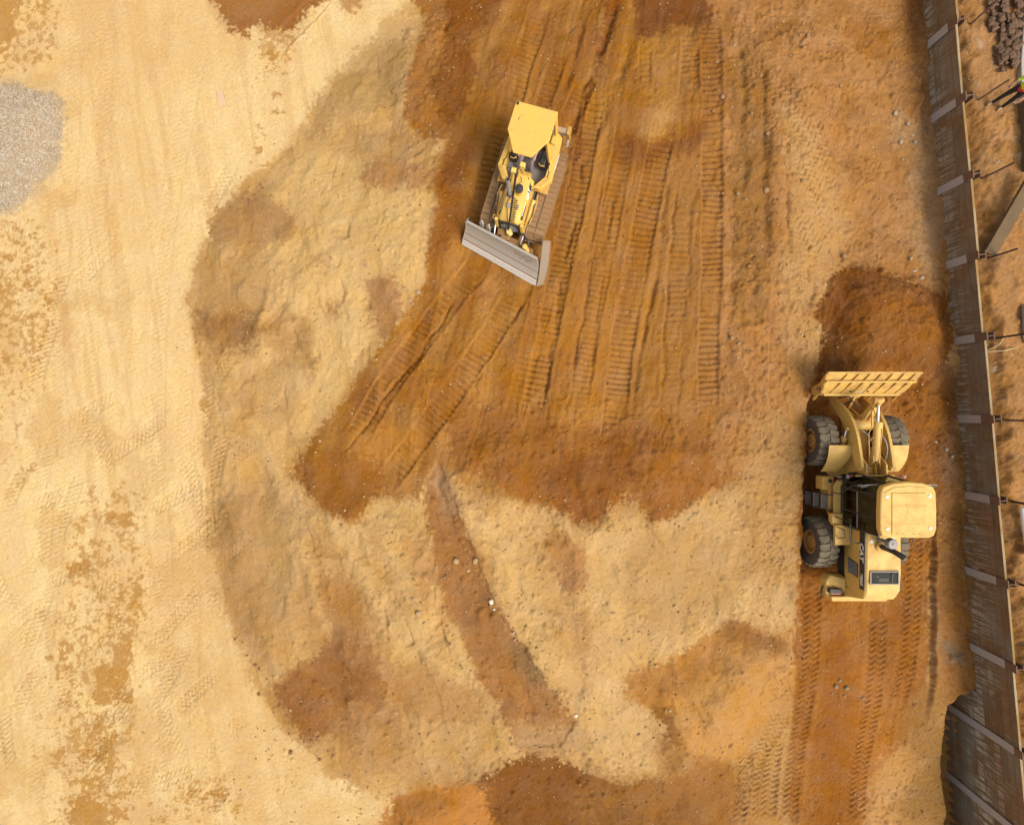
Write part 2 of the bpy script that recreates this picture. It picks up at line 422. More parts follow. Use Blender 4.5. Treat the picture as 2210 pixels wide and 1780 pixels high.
def tyre_track(pts, w, depth=0.015, lug=0.066, pitch=0.20, z=0.0, fade=0.3, strength=1.0):
    path = smooth_poly(wp(pts, z), 5, False); s_ = sub(path, 1.0)
    sd, arc, L = line_coords(path, X[s_], Y[s_]); w = w * (H - z) / FD
    e = sstep(0.03, -0.02, np.abs(sd) - w / 2) * sstep(0, fade, arc) * sstep(0, fade, L - arc) * strength
    q = sd / w + 0.5
    zig = np.abs((q * 2.0) % 1 - 0.5) * 0.26 + 0.02 * (n_fin[s_] - .5)
    ph = np.abs(((arc + zig) / pitch) % 1 - 0.5) * pitch
    mid = np.exp(-(sd / 0.022) ** 2) * 0.5 + np.exp(-((np.abs(sd) - w * 0.36) / 0.022) ** 2) * 0.4
    Z[s_] -= e * depth
    Z[s_] -= e * lug * np.maximum(np.exp(-(ph / 0.027) ** 2), mid * 0.9 * (np.abs((arc / pitch + .25) % 1 - .5) > .15)) * (0.55 + 0.9 * n_mid[s_])
    rough[s_] *= (1 - 0.6 * np.clip(e, 0, 1))
def rut(pts, w=0.10, depth=0.08, step=0.0, z=0.55, wig=0.10, reach=0.5, broken=False):
    path = smooth_poly(wp(pts, z), 4, False); s_ = sub(path, 1.2)
    sd, arc, L = line_coords(path, X[s_], Y[s_])
    sd = sd + (n_mid[s_] - 0.5) * wig * 2 + (n_fin[s_] - .5) * 0.06
    e = sstep(0, 0.5, arc) * sstep(0, 0.5, L - arc)
    k = 0.25 + 1.0 * sstep(.3, .7, fbm(X[s_], Y[s_], 0.7, 3, 33))
    if broken: k = k * sstep(.38, .58, fbm(X[s_], Y[s_], 0.45, 3, 35, .6)) * 1.4
    Z[s_] -= depth * np.exp(-(sd / w) ** 2) * e * k
    if step: Z[s_] -= step * sstep(-0.02, 0.03, sd) * np.exp(-np.clip(sd, 0, 9) / reach) * e * k

for a in [([(1140,-20),(1125,50),(1100,125),(1080,205),(1062,265),(1040,330),(1010,440),(985,540)], 44, .06, .10),
          ([(1240,150),(1215,210),(1195,260)], 42),
          ([(1010,555),(940,640),(870,735),(800,835),(740,935)], 50), ([(1098,600),(1050,680),(990,770),(920,870),(850,965),(805,1025)], 48),
          ([(1260,170),(1235,300),(1205,450),(1180,560),(1155,690),(1130,810),(1112,890)], 42), ([(1400,250),(1375,370),(1352,480),(1330,600),(1308,740),(1288,925)], 48),
          ([(1455,50),(1452,130),(1445,210)], 36), ([(1358,80),(1356,195)], 22), ([(1500,20),(1495,190),(1493,400),(1487,620),(1485,780),(1488,880)], 40),
          ([(1185,90),(1150,190),(1130,260)], 34), ([(1320,260),(1290,420),(1265,560),(1235,720),(1215,860)], 40, .02, .05), ([(1430,440),(1420,600),(1410,780),(1405,900)], 38, .02, .045), ([(1075,900),(1110,760),(1150,600)], 40, .02, .04)]:
    crawler(*a)
crawler([(555,130),(590,80),(640,30),(680,-20)], 40, 0.02, 0.02, z=0.1)
crawler([(680,170),(672,225)], 30, 0.02, 0.03, z=0.3); crawler([(435,1010),(432,1060),(436,1110)], 18, 0.03, 0.03, 0.12, z=0.2)
crawler([(1635,560),(1632,700),(1630,850)], 34, 0.02, 0.02, z=0.75); crawler([(1640,860),(1640,960)], 30, 0.02, 0.02, z=0.75)
for a in [([(1305,-20),(1275,70),(1235,170),(1205,270),(1195,350)], 0.12, 0.16), ([(1255,-20),(1215,90),(1180,200)], 0.10, 0.10),
          ([(1345,60),(1300,160),(1265,260),(1225,360)], 0.12, 0.10), ([(1225,320),(1215,430),(1185,560),(1165,700),(1140,870)], 0.07, 0.12),
          ([(1270,370),(1250,480),(1230,620),(1200,800)], 0.08, 0.09), ([(1290,400),(1262,600),(1240,820)], 0.06, 0.06), ([(1400,380),(1380,560),(1345,760),(1330,880)], 0.08, 0.11),
          ([(1420,400),(1400,600),(1395,840)], 0.06, 0.07), ([(1110,620),(1060,720),(990,820),(930,900)], 0.05, 0.09),
          ([(965,620),(900,720),(840,800),(720,960)], 0.05, 0.09), ([(1560,60),(1558,300),(1562,560),(1570,700)], 0.16, 0.13), ([(1604,130),(1602,330),(1600,560)], 0.15, 0.15),
          ([(1530,330),(1530,600),(1525,760)], 0.12, 0.08), ([(1650,180),(1648,420),(1650,560)], 0.08, 0.08), ([(1450,420),(1440,640),(1425,860)], 0.07, 0.06),
          ([(950,0),(915,100),(880,220)], 0.10, 0.06), ([(1070,300),(1040,420),(1000,520)], 0.08, 0.08)]:
    rut(a[0], a[1], a[2] * 0.9, wig=.13)
# eroded flow lines in the fill: down to the lower right in the lower half, upright in the upper
wa = (fbm(X, Y, 1.1, 3, 76) - .5) * 1.3; wb = (fbm(X, Y, 1.1, 3, 77) - .5) * 1.3
sk = fbm((X * .92 + Y * .40 + wa) / .8, (Y * .92 - X * .40 + wb) / 2.6, 1, 5, 71, .62); sk2 = fbm((X + .10 * Y + wa) / .7, (Y - .1 * X + wb) / 2.0, 1, 5, 72, .62)
lowh = fillm * sstep(0.5, -3.0, Y) * sstep(9.3, 8.3, X); uph = fillm * sstep(-2.5, 0.5, Y) * sstep(-1.5, -3.0, X + .25 * (8 - Y) * 0)
skl = fbm((X * .92 + Y * .40 + wa) / .8, (Y * .92 - X * .40 + wb) / 2.6, 1, 3, 71, .5); skl2 = fbm((X + .10 * Y + wa) / .7, (Y - .1 * X + wb) / 2.0, 1, 3, 72, .5)
Z += 0.30 * (0.5 - skl) * lowh + 0.22 * (0.5 - skl2) * uph
# slip cracks and little scarps in the tan fill
for pts, d_, st in [([(738,420),(730,470),(728,520),(712,570),(722,640),(733,690)], .07, .07), ([(770,445),(772,480),(766,520)], .05, .04),
        ([(640,560),(660,590),(668,640),(690,700),(700,760)], .06, .05), ([(545,590),(555,660),(560,730)], .05, .04), ([(612,620),(608,670),(625,720),(640,770)], .06, .05),
        ([(668,640),(672,690),(668,740)], .05, .05), ([(650,690),(665,740),(668,790),(660,830)], .07, .06), ([(762,600),(772,640),(790,670),(800,700)], .09, .09),
        ([(783,40),(790,110),(792,190)], .04, .05), ([(765,700),(775,760),(768,800)], .05, .06), ([(560,820),(600,900),(640,1000),(660,1100)], .05, .06), ([(595,790),(590,840),(600,880)], .06, .05),
        ([(905,1120),(915,1180),(918,1270),(945,1370),(985,1420),(1010,1480)], .14, .12), ([(800,1150),(830,1250),(870,1340),(890,1420)], .06, .06), ([(760,1130),(790,1230),(820,1320)], .05, .06),
        ([(640,1090),(660,1160),(700,1230)], .04, .05), ([(1150,1140),(1180,1200),(1190,1240)], .06, .05), ([(1250,1150),(1270,1230),(1280,1290)], .05, .05), ([(1100,1080),(1130,1160),(1150,1230)], .05, .05),
        ([(1390,1180),(1400,1260)], .04, .04), ([(700,300),(690,360),(680,420)], .04, .05)]:
    rut(pts, 0.045, d_ * 0.40, st * 0.55, z=0.55, wig=0.14, reach=0.5, broken=True)
rut([(1528,1395),(1505,1460),(1480,1560)], 0.12, -0.05, z=0.4, wig=0.05)
# haul tyre tracks
for pts, w in [([(1702,1230),(1700,1330),(1693,1480),(1688,1600),(1682,1760)], 42), ([(1842,1290),(1838,1420),(1834,1560),(1828,1760)], 40),
               ([(1915,1080),(1914,1240),(1905,1380),(1890,1480)], 40), ([(1950,890),(1948,960)], 30)]:
    tyre_track(pts, w, z=-0.1)
for pts, w in [([(1655,1500),(1630,1560),(1600,1640),(1590,1760)], 46), ([(1640,1570),(1640,1640),(1632,1760)], 44), ([(1570,1590),(1585,1660),(1560,1760)], 40)]:
    tyre_track(pts, w, z=-0.05)
r_ = random.Random(5)
for k in range(80):            # old tread prints on the hard stand
    x0, y0 = r_.uniform(-10, 470), r_.choice([r_.uniform(420, 1740), r_.uniform(950, 1740)])
    a = math.radians(r_.choice([r_.gauss(20, 8), r_.gauss(-10, 10), r_.gauss(55, 8)])); L = r_.uniform(60, 190)
    p = [(x0 + math.sin(a) * L * t + 6 * math.sin(t * 3 + k), y0 - math.cos(a) * L * t) for t in (0, 0.5, 1)]
    tyre_track(p, 30, 0.004, r_.uniform(0.03, 0.06), 0.17, 0.0, 0.8, 0.9)
for pts in ([(1660,250),(1720,330),(1770,420)],[(1670,330),(1720,420),(1750,520)],[(1665,450),(1720,560)],[(1700,240),(1760,350)],[(1560,130),(1680,230),(1760,330)]): tyre_track(pts, 44, .01, .05, .2, .6, .5)
for pts in ([(70,1740),(90,1400),(130,1000),(120,700),(150,300),(160,-20)],[(135,1740),(160,1400),(195,1000),(190,700),(215,300),(225,-20)],[(330,1740),(350,1300),(330,900),(350,500),(420,100)],[(395,1560),(405,1200),(385,900),(400,700)]): tyre_track(pts, 34, .006, .022, .17, 0.0, 1.5, .8)
tyre_track([(470,1640),(455,1672),(425,1700)], 42, 0.02, 0.05, 0.2); tyre_track([(0,500),(60,470)], 46, 0.01, 0.05, 0.15)
# loose texture
lump = np.maximum(0, fbm(X, Y, 0.20, 2, 12) - 0.52) * 0.30
crag = np.abs(fbm(X, Y, 0.42, 4, 13) - 0.5)
Z += rough * ((n_mid - 0.5) * 0.07 + lump * 0.7 * sstep(.4, .62, n_big) + (n_fin - 0.5) * 0.022 - 0.05 * sstep(0.03, 0.0, crag) * sstep(0.5, .6, fbm(X, Y, 1.1, 2, 14)))
hf = np.random.default_rng(5).standard_normal(Z.shape).astype(np.float32)
hf = hf + np.roll(hf, 1, 0) + np.roll(hf, 1, 1) + np.roll(np.roll(hf, 1, 0), 1, 1)
Z += (0.25 + rough) * 0.0032 * hf * (0.5 + fbm(X, Y, 0.5, 2, 70))
# long scrapes left by blades, running with the dozer's lane
t_ = math.radians(13); ux = X * math.cos(t_) + Y * math.sin(-t_); vy = X * math.sin(t_) + Y * math.cos(t_)
ux = ux + (n_big - .5) * 0.6 + 0.012 * np.clip(Y, -4, 12) ** 2 * 0.1
scr = fbm(ux / 0.16, vy / 3.2, 1.0, 2, 15) - 0.5
lanem = sstep(-3.5, -1.5, X + 0.2 * (8 - Y)) * sstep(9.5, 7.0, X) * sstep(-3.5, -1.0, Y)
Z += 0.05 * scr * lanem
Z += 0.02 * (fbm(X / 0.09, Y / 2.5, 1.0, 2, 16) - .5) * cut * low
# clods thrown about on the rough ground
cr = np.random.default_rng(3)
def clods(n, x0, x1, y0, y1, r0, r1, hgt=0.55, test=None):
    for _ in range(n):
        cx, cy = d2w(cr.uniform(x0, x1), cr.uniform(y0, y1), 0.5)
        if test is not None and not test(cx, cy): continue
        r = r0 + (r1 - r0) * cr.random() ** 3
        i0, i1 = np.searchsorted(GX, [cx - r, cx + r]); j0, j1 = np.searchsorted(GY, [cy - r, cy + r])
        if i1 <= i0 or j1 <= j0: continue
        xx, yy = X[j0:j1, i0:i1] - cx, Y[j0:j1, i0:i1] - cy
        q = np.clip(1 - (xx * xx + yy * yy) / (r * r), 0, 1)
        Z[j0:j1, i0:i1] += hgt * 0.8 * r * np.sqrt(q) * (0.7 + 0.6 * n_fin[j0:j1, i0:i1])
clods(1700, 1500, 1960, 0, 900, 0.03, 0.13); clods(700, 880, 1560, 0, 560, 0.03, 0.09); clods(900, 940, 1640, 840, 1120, 0.03, 0.11)
clods(500, 840, 960, 0, 420, 0.03, 0.11); clods(700, 560, 1680, 1080, 1736, 0.03, 0.10); clods(300, 400, 900, 380, 1100, 0.03, 0.07); clods(260, 880, 1180, 1040, 1560, 0.04, 0.13)
clods(500, 1900, 2060, 0, 1736, 0.03, 0.12); clods(400, 2040, 2180, 0, 1736, 0.03, 0.10); clods(200, 560, 840, 1400, 1620, 0.03, 0.09); clods(250, 1000, 1640, 1580, 1736, .03, .12)

# ---- soil colours
PX = 1077.5 + FD * X / (H - Z); PY = 868.0 - FD * Y / (H - Z)      # the same map, corrected for relief
wx_ = (fbm(X, Y, 0.7, 4, 41, 0.6) - .5) * 34 + (fbm(X, Y, 0.14, 3, 43, .7) - .5) * 19
wy_ = (fbm(X, Y, 0.7, 4, 42, 0.6) - .5) * 34 + (fbm(X, Y, 0.14, 3, 44, .7) - .5) * 19
GAIN = np.array([0.62, 0.614, 0.60])
def alb(c):
    l = lin(c); y = l @ np.array([0.2126, 0.7152, 0.0722])
    return (l * 0.955 + 0.045 * y) * GAIN * (np.array([0.97, 1.035, 0.97]) if y < 0.24 else 1.0)
C = np.empty(X.shape + (3,), np.float32); C[:] = alb((235, 199, 138))
nb2 = fbm(X, Y, 4.5, 4, 51); nm2 = fbm(X, Y, 0.9, 4, 52, 0.6)
def blend(mask, col): 
    C[:] = C + (alb(col) - C) * mask[..., None]
gnz = fbm(X, Y, 0.085, 2, 75, .7)
def region(pts, col, soft=4.0, k=1.0, warp=1.0, rnd=4, mott=0.0, seed=60):
    poly = smooth_poly(pts, rnd) if rnd else pts
    xs = [p[0] for p in poly]; ys = [p[1] for p in poly]; m = soft + 40
    bb = (PX > min(xs) - m) & (PX < max(xs) + m) & (PY > min(ys) - m) & (PY < max(ys) + m)
    jj, ii = np.nonzero(bb)
    if len(jj) == 0: return
    s_ = (slice(jj.min(), jj.max() + 1), slice(ii.min(), ii.max() + 1))
    d = sdf(poly, PX[s_] + wx_[s_] * warp, PY[s_] + wy_[s_] * warp)
    d = d + (gnz[s_] - .5) * (26 if soft < 9 else 40)
    t = np.maximum(sstep(soft * 1.4, -soft * 1.4, d), 0.38 * sstep(30, -8, d) * sstep(.35, .65, nm2[s_])) * k
    if mott: t = t * np.clip(1 - mott + 2 * mott * sstep(.35, .65, fbm(X[s_], Y[s_], 0.8, 4, seed, .6)), 0, 1)
    C[s_] = C[s_] + (alb(col) - C[s_]) * t[..., None]
# pale hard stand: streaks, damp stains, dull bottom
blend(0.55 * sstep(.42, .62, fbm((X + .25 * Y) / .5, (Y - .25 * X) / 3.0, 1, 4, 53)), (243, 210, 146))
blend(0.5 * sstep(.45, .7, nb2), (226, 182, 116)); blend(.45 * sstep(.53, .68, fbm((X + .15 * Y) / .28, Y / 4.5, 1, 4, 78)), (220, 176, 114))
blend(0.5 * sstep(-3, -12, Y) * sstep(.35, .6, nm2), (222, 182, 116))
blend(0.45 * sstep(.52, .62, fbm(X, Y, 1.6, 5, 54, .6)) * sstep(-8, -14, X + .3 * Y), (212, 168, 104))
stain = fbm(X, Y, 0.34, 5, 55, 0.80)
for pts, k in [([(-20,-20),(46,-20),(38,40),(28,80),(-20,98)], 1.3), ([(60,20),(110,10),(120,60),(50,120),(10,110)], .55), ([(-20,440),(60,470),(110,520),(120,640),(110,700),(60,740),(-20,760)], .62),
               ([(190,1470),(230,1380),(250,1330),(285,1345),(270,1400),(230,1490)], 1.1), ([(235,1490),(275,1420),(280,1460),(240,1560)], .9), ([(225,1270),(290,1200),(300,1270),(260,1310),(220,1330)], .85),
               ([(140,1180),(180,1160),(190,1190),(150,1210)], .95), ([(220,1080),(270,1075),(280,1110),(240,1120)], .95), ([(120,1560),(220,1500),(260,1600),(240,1740),(140,1740),(100,1640)], .75), ([(95,1360),(150,1330),(140,1420),(90,1440)], .8),
               ([(160,1690),(250,1690),(260,1740),(150,1740)], 1.1), ([(20,1000),(60,960),(70,1010),(30,1050)], .7), ([(430,1650),(470,1640),(480,1690),(440,1720)], .75), ([(60,1480),(180,1430),(200,1560),(90,1640)], .55),
               ([(590,60),(640,50),(600,110),(560,150)], .8), ([(570,190),(600,220),(540,330),(510,350),(540,260)], .75), ([(340,1690),(420,1720),(380,1740),(330,1740)], .7), ([(300,1180),(420,1100),(440,1300),(330,1420)], .3)]:
    poly = smooth_poly(pts, 4); bb = (X < d2w(760, 0)[0])
    ii = np.nonzero(bb[0])[0].max() + 1; s_ = (slice(None), slice(0, ii))
    d = sdf(poly, PX[s_] + wx_[s_] * 1.5, PY[s_] + wy_[s_] * 1.5)
    m = sstep(30, -18, d) * k
    t = sstep(-0.01, 0.07, stain[s_] - (1.0 - m * 0.62)) * 0.85
    C[s_] = C[s_] + (alb((190, 138, 66)) - C[s_]) * t[..., None]
for pts, k in [([(150,1050),(300,1040),(320,1250),(300,1500),(280,1740),(90,1740),(110,1400)], .50), ([(-20,480),(120,500),(130,720),(60,900),(-20,980)], .50), ([(40,-20),(130,-20),(120,100),(60,160),(-20,170)], .52), ([(560,60),(650,30),(600,130),(540,170)], .62), ([(900,1590),(840,1690),(700,1660),(760,1620)], .6), ([(330,1640),(480,1620),(520,1740),(320,1740)], .5)]:
    d = sdf(smooth_poly(pts, 4), PX[:, :ii] + wx_[:, :ii] * 1.5, PY[:, :ii] + wy_[:, :ii] * 1.5)
    t = sstep(0.0, 0.06, fbm(X[:, :ii] / .13, Y[:, :ii] / .13, 1, 4, 73, .7) - (1.0 - sstep(60, -40, d) * k * (.55 + .75 * nm2[:, :ii]))) * .75
    C[:, :ii] = C[:, :ii] + (alb((192, 142, 72)) - C[:, :ii]) * t[..., None]
for pts, k in [([(215,200),(240,200),(235,300),(215,380),(200,420),(210,300)], .35), ([(232,440),(240,440),(238,520),(230,520)], .4), ([(150,-20),(260,-20),(230,120),(180,110)], .3), ([(330,60),(360,20),(350,120),(320,170)], .35), ([(120,620),(150,650),(150,760),(125,760)], .4), ([(480,410),(400,420),(410,440),(470,440)], .35), ([(330,1200),(420,1130),(440,1350),(360,1420)], .3)]:
    region(pts, (214, 166, 104), 12, k, 1.2)
region([(380,700),(420,640),(430,900),(400,1000),(360,900)], (240, 196, 130), 30, .6)
# tan fill
region(FILL, (204, 160, 96), 3.0, 1.0, 1.0, 0)
s_ = (slice(None), slice(None)); fm = sstep(10, -10, sdf(smooth_poly(FILL, 1), PX, PY))
blend(fm * 0.6 * sstep(.42, .62, fbm((X - .25 * Y) / .8, (Y + .25 * X) / 2.2, 1, 4, 56)), (216, 173, 108))
blend(fm * 0.6 * sstep(.48, .66, fbm(X, Y, 1.2, 5, 57, .6)), (190, 145, 84))
lowf = fm * sstep(0.5, -3.0, Y)
blend(lowf * 0.7 * sstep(.50, .66, sk), (184, 137, 78)); blend(lowf * 0.6 * sstep(.46, .34, sk), (220, 178, 114))
blend(fm * sstep(-2.5, 0.5, Y) * 0.6 * sstep(.50, .64, sk2), (188, 142, 82)); blend(fm * sstep(-2.5, .5, Y) * 0.6 * sstep(.46, .34, sk2), (222, 181, 118))
region([(560,420),(640,320),(760,300),(850,330),(905,400),(890,560),(830,660),(760,740),(700,850),(640,930),(610,800),(620,640),(570,520)], (218, 178, 112), 26, .75)
region([(690,170),(760,90),(865,40),(870,190),(760,230),(660,240)], (190, 150, 92), 10, .8); region([(800,40),(880,10),(870,80),(800,130)], (206, 164, 104), 8, .8)
region([(870,150),(850,200),(800,210),(790,110),(850,90)], (172, 134, 80), 10, .6)
region([(450,455),(520,410),(590,425),(618,470),(600,510),(520,520),(460,520),(440,500)], (178, 132, 78), 6, .9, mott=.15)
region([(410,560),(500,500),(560,560),(560,680),(540,720),(450,740),(405,680)], (188, 144, 84), 22, .7)
region([(403,690),(440,650),(510,660),(560,690),(545,720),(480,740),(430,730)], (158, 108, 62), 14, .85, 1.4, mott=.35)
region([(765,350),(830,330),(905,355),(910,385),(830,395),(770,385)], (182, 130, 76), 7, .85)
region([(700,290),(820,270),(900,320),(760,340)], (184, 142, 84), 16, .7)
region([(768,590),(828,580),(848,625),(835,690),(815,715),(790,690),(770,640)], (176, 128, 78), 5, .95, .8)
region([(655,540),(690,535),(695,580),(670,600)], (186, 140, 84), 8, .8); region([(665,620),(705,640),(712,668),(685,662)], (172, 122, 74), 5, .8); region([(620,680),(650,670),(665,750),(640,800),(620,760)], (168, 122, 72), 10, .8)
region([(560,780),(620,760),(640,860),(600,900),(560,860)], (190, 148, 92), 20, .6)
region([(450,1050),(560,1020),(640,1090),(680,1200),(640,1320),(560,1380),(500,1320),(460,1200)], (186, 142, 86), 24, .75)
region([(440,1080),(520,1060),(500,1130),(450,1150)], (166, 118, 66), 18, .7, mott=.3)
region([(560,1090),(640,1080),(670,1180),(620,1260),(550,1230)], (196, 156, 98), 18, .7)
region([(1000,1090),(1090,1060),(1240,1120),(1330,1080),(1520,1060),(1660,1080),(1672,1320),(1540,1300),(1430,1370),(1320,1420),(1380,1500),(1350,1600),(1230,1590),(1180,1440),(1080,1280)], (214, 171, 108), 22, .85)
region([(790,1060),(890,1060),(900,1140),(870,1200),(800,1140)], (208, 166, 100), 12, .8)
region([(840,1280),(890,1310),(900,1370),(860,1390),(830,1330)], (206, 166, 104), 8, .8)
region([(1150,1130),(1215,1140),(1235,1220),(1200,1250),(1160,1210)], (180, 126, 72), 7, .85); region([(1210,1280),(1250,1300),(1240,1400),(1200,1380)], (182, 132, 74), 12, .6)
region([(1300,1150),(1420,1120),(1560,1130),(1640,1200),(1600,1300),(1440,1330),(1330,1290)], (194, 150, 92), 26, .6)
region([(880,1500),(1000,1480),(1080,1570),(1000,1630),(850,1650),(760,1620),(820,1540)], (202, 158, 96), 20, .7)
region([(700,1230),(780,1250),(800,1330),(740,1340),(700,1300)], (198, 152, 90), 14, .6)
region([(850,1400),(960,1430),(1010,1500),(900,1520),(830,1480)], (180, 130, 74), 20, .7)
region([(585,1430),(650,1380),(715,1340),(790,1370),(815,1470),(770,1530),(690,1555),(640,1560),(600,1510)], (154, 98, 52), 8, .95, 1.2, mott=.15)
region([(670,1320),(720,1230),(790,1330),(840,1440),(820,1560),(740,1590),(840,1480)], (176, 124, 70), 20, .6)
region(GULLY, (166, 110, 62), 4, .97, .7, mott=.06); region([(1000,1400),(1080,1390),(1120,1480),(1060,1480)], (176, 116, 58), 14, .8); region([(1080,1360),(1120,1380),(1145,1440),(1090,1420)], (150, 112, 74), 6, .8, .7)
region([(905,970),(930,970),(975,1060),(945,1080),(920,1030)], (182, 140, 96), 5, .9, .6); region([(1100,1520),(1230,1540),(1210,1590),(1090,1580)], (190, 150, 100), 12, .8)
region([(660,560),(720,540),(730,600),(690,640),(640,600)], (222, 184, 120), 12, .5); region([(640,850),(720,730),(770,720),(700,850),(640,930)], (216, 176, 108), 10, .7)
for pts, col, sf, k in [([(630,1150),(655,1160),(705,1310),(690,1330),(660,1240)], (216, 172, 108), 8, .75), ([(668,1215),(720,1210),(768,1290),(770,1335),(715,1325),(680,1270)], (178, 128, 70), 8, .8),
        ([(940,1315),(965,1320),(980,1430),(955,1425)], (216, 174, 108), 7, .8), ([(700,1500),(840,1500),(860,1620),(760,1630)], (184, 136, 80), 18, .7), ([(1250,1150),(1300,1120),(1325,1220),(1310,1310),(1265,1280)], (216, 174, 110), 10, .75),
        ([(1262,1440),(1330,1425),(1425,1360),(1520,1290),(1590,1215),(1605,1240),(1540,1315),(1440,1385),(1340,1440),(1290,1470)], (224, 184, 120), 9, .75), ([(1260,1450),(1340,1430),(1380,1500),(1375,1570),(1300,1595),(1250,1560)], (212, 172, 114), 12, .7),
        ([(1020,1110),(1060,1120),(1110,1240),(1150,1330),(1120,1340),(1070,1240)], (216, 174, 108), 9, .7), ([(1105,1140),(1140,1150),(1190,1290),(1210,1380),(1170,1370),(1140,1260)], (196, 150, 90), 12, .6), ([(520,1340),(640,1340),(600,1410),(550,1420)], (192, 148, 90), 14, .7),
        ([(770,1130),(800,1140),(840,1250),(820,1270),(785,1200)], (196, 152, 92), 8, .7), ([(850,1150),(880,1130),(905,1180),(910,1280),(880,1260)], (192, 140, 80), 10, .75), ([(600,780),(640,770),(650,900),(610,960),(590,880)], (206, 164, 104), 14, .6),
        ([(640,560),(670,550),(690,640),(700,740),(680,760),(655,660)], (222, 182, 118), 9, .7), ([(735,560),(760,560),(765,720),(740,800),(730,680)], (222, 182, 118), 9, .7), ([(600,600),(640,610),(650,660),(610,650)], (222, 182, 120), 10, .6), ([(580,660),(610,650),(625,760),(590,770)], (186, 140, 82), 10, .6)]:
    region(pts, col, sf, k, .9)
# fresh orange cut of the dozer's lane
ORANGE_LANE = [(905,-40),(900,40),(862,150),(852,240),(885,285),(945,292),(912,360),(920,425),(905,500),(893,600),(852,668),(785,752),(722,850),(645,945),(622,995),(680,1068),(740,1100),(788,1050),(880,1045),(905,980),(945,985),
               (1010,1040),(1090,1042),(1180,1072),(1240,1102),(1290,1060),(1332,1042),(1380,1100),(1480,1052),(1535,1010),(1590,960),(1640,800),(1660,600),(1660,300),(1650,-40)]
region(ORANGE_LANE, (171, 114, 48), 3, 1.0, .8, 2)
om = sstep(10, -6, sdf(smooth_poly(ORANGE_LANE, 1), PX, PY))
t2 = fbm(ux / .35, vy / 4.0, 1, 4, 58)
blend(om * .65 * sstep(.45, .62, t2), (162, 100, 38)); blend(om * .7 * sstep(.52, .36, t2), (190, 130, 58))
blend(om * .5 * sstep(.5, .66, nm2), (158, 94, 36))
region([(880,-30),(960,-30),(930,60),(900,150),(930,230),(945,280),(890,285),(855,240),(865,150),(895,60)], (172, 112, 54), 8, .85, 1.2)
region([(945,-40),(1060,-40),(1030,40),(985,80),(1000,140),(990,190),(950,260),(925,240),(915,180),(935,100)], (136, 78, 28), 6, .85, 1.0, mott=.12)
region([(930,350),(990,310),(980,360),(925,390)], (136, 76, 28), 8, .8); region([(905,470),(950,400),(985,440),(960,520),(915,540)], (152, 86, 26), 16, .6)
region([(1290,-40),(1320,-40),(1290,80),(1250,170),(1215,330),(1200,320),(1225,200),(1260,100)], (132, 72, 24), 7, .85)
region([(1345,-40),(1550,-40),(1520,40),(1480,58),(1425,60),(1352,82),(1345,30)], (128, 74, 34), 6, .93, 1.0, mott=.05)
region([(1480,60),(1520,40),(1512,200),(1480,290),(1450,290),(1480,150)], (156, 96, 44), 10, .6)
region([(1300,300),(1340,280),(1400,290),(1470,262),(1475,310),(1410,345),(1340,360),(1292,340)], (138, 80, 36), 8, .85, 1.1, mott=.15)
region([(1380,95),(1445,60),(1445,190),(1390,290),(1350,280),(1365,180)], (178, 126, 62), 8, .8); region([(1385,230),(1420,220),(1400,270),(1370,280)], (202, 150, 80), 8, .7)
region([(1380,370),(1470,310),(1520,260),(1520,500),(1500,900),(1420,900),(1370,700)], (176, 118, 60), 12, .85)
region([(1240,380),(1390,360),(1350,560),(1290,760),(1240,900),(1180,900),(1200,650)], (178, 116, 52), 16, .6)
region([(960,880),(1060,850),(1200,900),(1330,890),(1500,920),(1560,960),(1480,1050),(1380,1098),(1332,1042),(1240,1100),(1180,1070),(1010,1040),(950,985)], (160, 98, 44), 10, .8, 1.2, mott=.25)
region([(1150,980),(1290,950),(1340,990),(1310,1050),(1240,1095),(1180,1060)], (138, 80, 32), 10, .75, 1.2, mott=.2)
region([(622,995),(680,950),(770,960),(820,1010),(790,1050),(740,1100),(680,1068)], (154, 92, 32), 10, .7); region([(1130,630),(1190,600),(1180,800),(1120,860),(1060,860)], (180, 116, 44), 16, .5)
region([(950,985),(1000,1000),(1070,1040),(1010,1040)], (190, 140, 66), 8, .6)
# brown ground on the right
region([(1520,-40),(1990,-40),(1990,640),(1900,592),(1775,562),(1700,640),(1660,700),(1690,760),(1690,870),(1660,960),(1600,1010),(1520,1010),(1500,880),(1520,560),(1515,280),(1550,180)], (180, 126, 70), 10, .95, 1.0)
rm = sstep(20, -20, sdf([(1520,-40),(1990,-40),(1990,640),(1760,570),(1690,700),(1660,960),(1520,1010)], PX, PY))
blend(rm * .55 * sstep(.45, .65, nm2), (160, 106, 54)); blend(rm * .4 * sstep(.45, .62, fbm(X, Y, .35, 4, 59, .6)), (198, 144, 84))
for xx in (1562, 1603):
    region([(xx - 17, 150), (xx + 15, 150), (xx + 16, 560), (xx - 2, 690), (xx - 18, 560)], (150, 102, 50), 7, .75, .6)
region([(1648,235),(1690,245),(1720,300),(1770,400),(1780,520),(1735,575),(1700,650),(1655,660),(1650,500),(1665,380)], (198, 152, 92), 14, .85, 1.2)
region([(1655,660),(1700,660),(1715,720),(1715,790),(1695,860),(1680,860),(1660,760)], (196, 146, 86), 8, .8)
region([(1780,60),(1850,40),(1870,90),(1820,120)], (168, 106, 44), 10, .7); region([(1910,-40),(1960,-40),(1950,60),(1930,150),(1905,80)], (140, 88, 46), 16, .7)
region([(1880,240),(1920,250),(1960,330),(1970,560),(1930,570),(1900,480),(1915,380)], (196, 158, 112), 14, .6, 1.6, mott=.4)
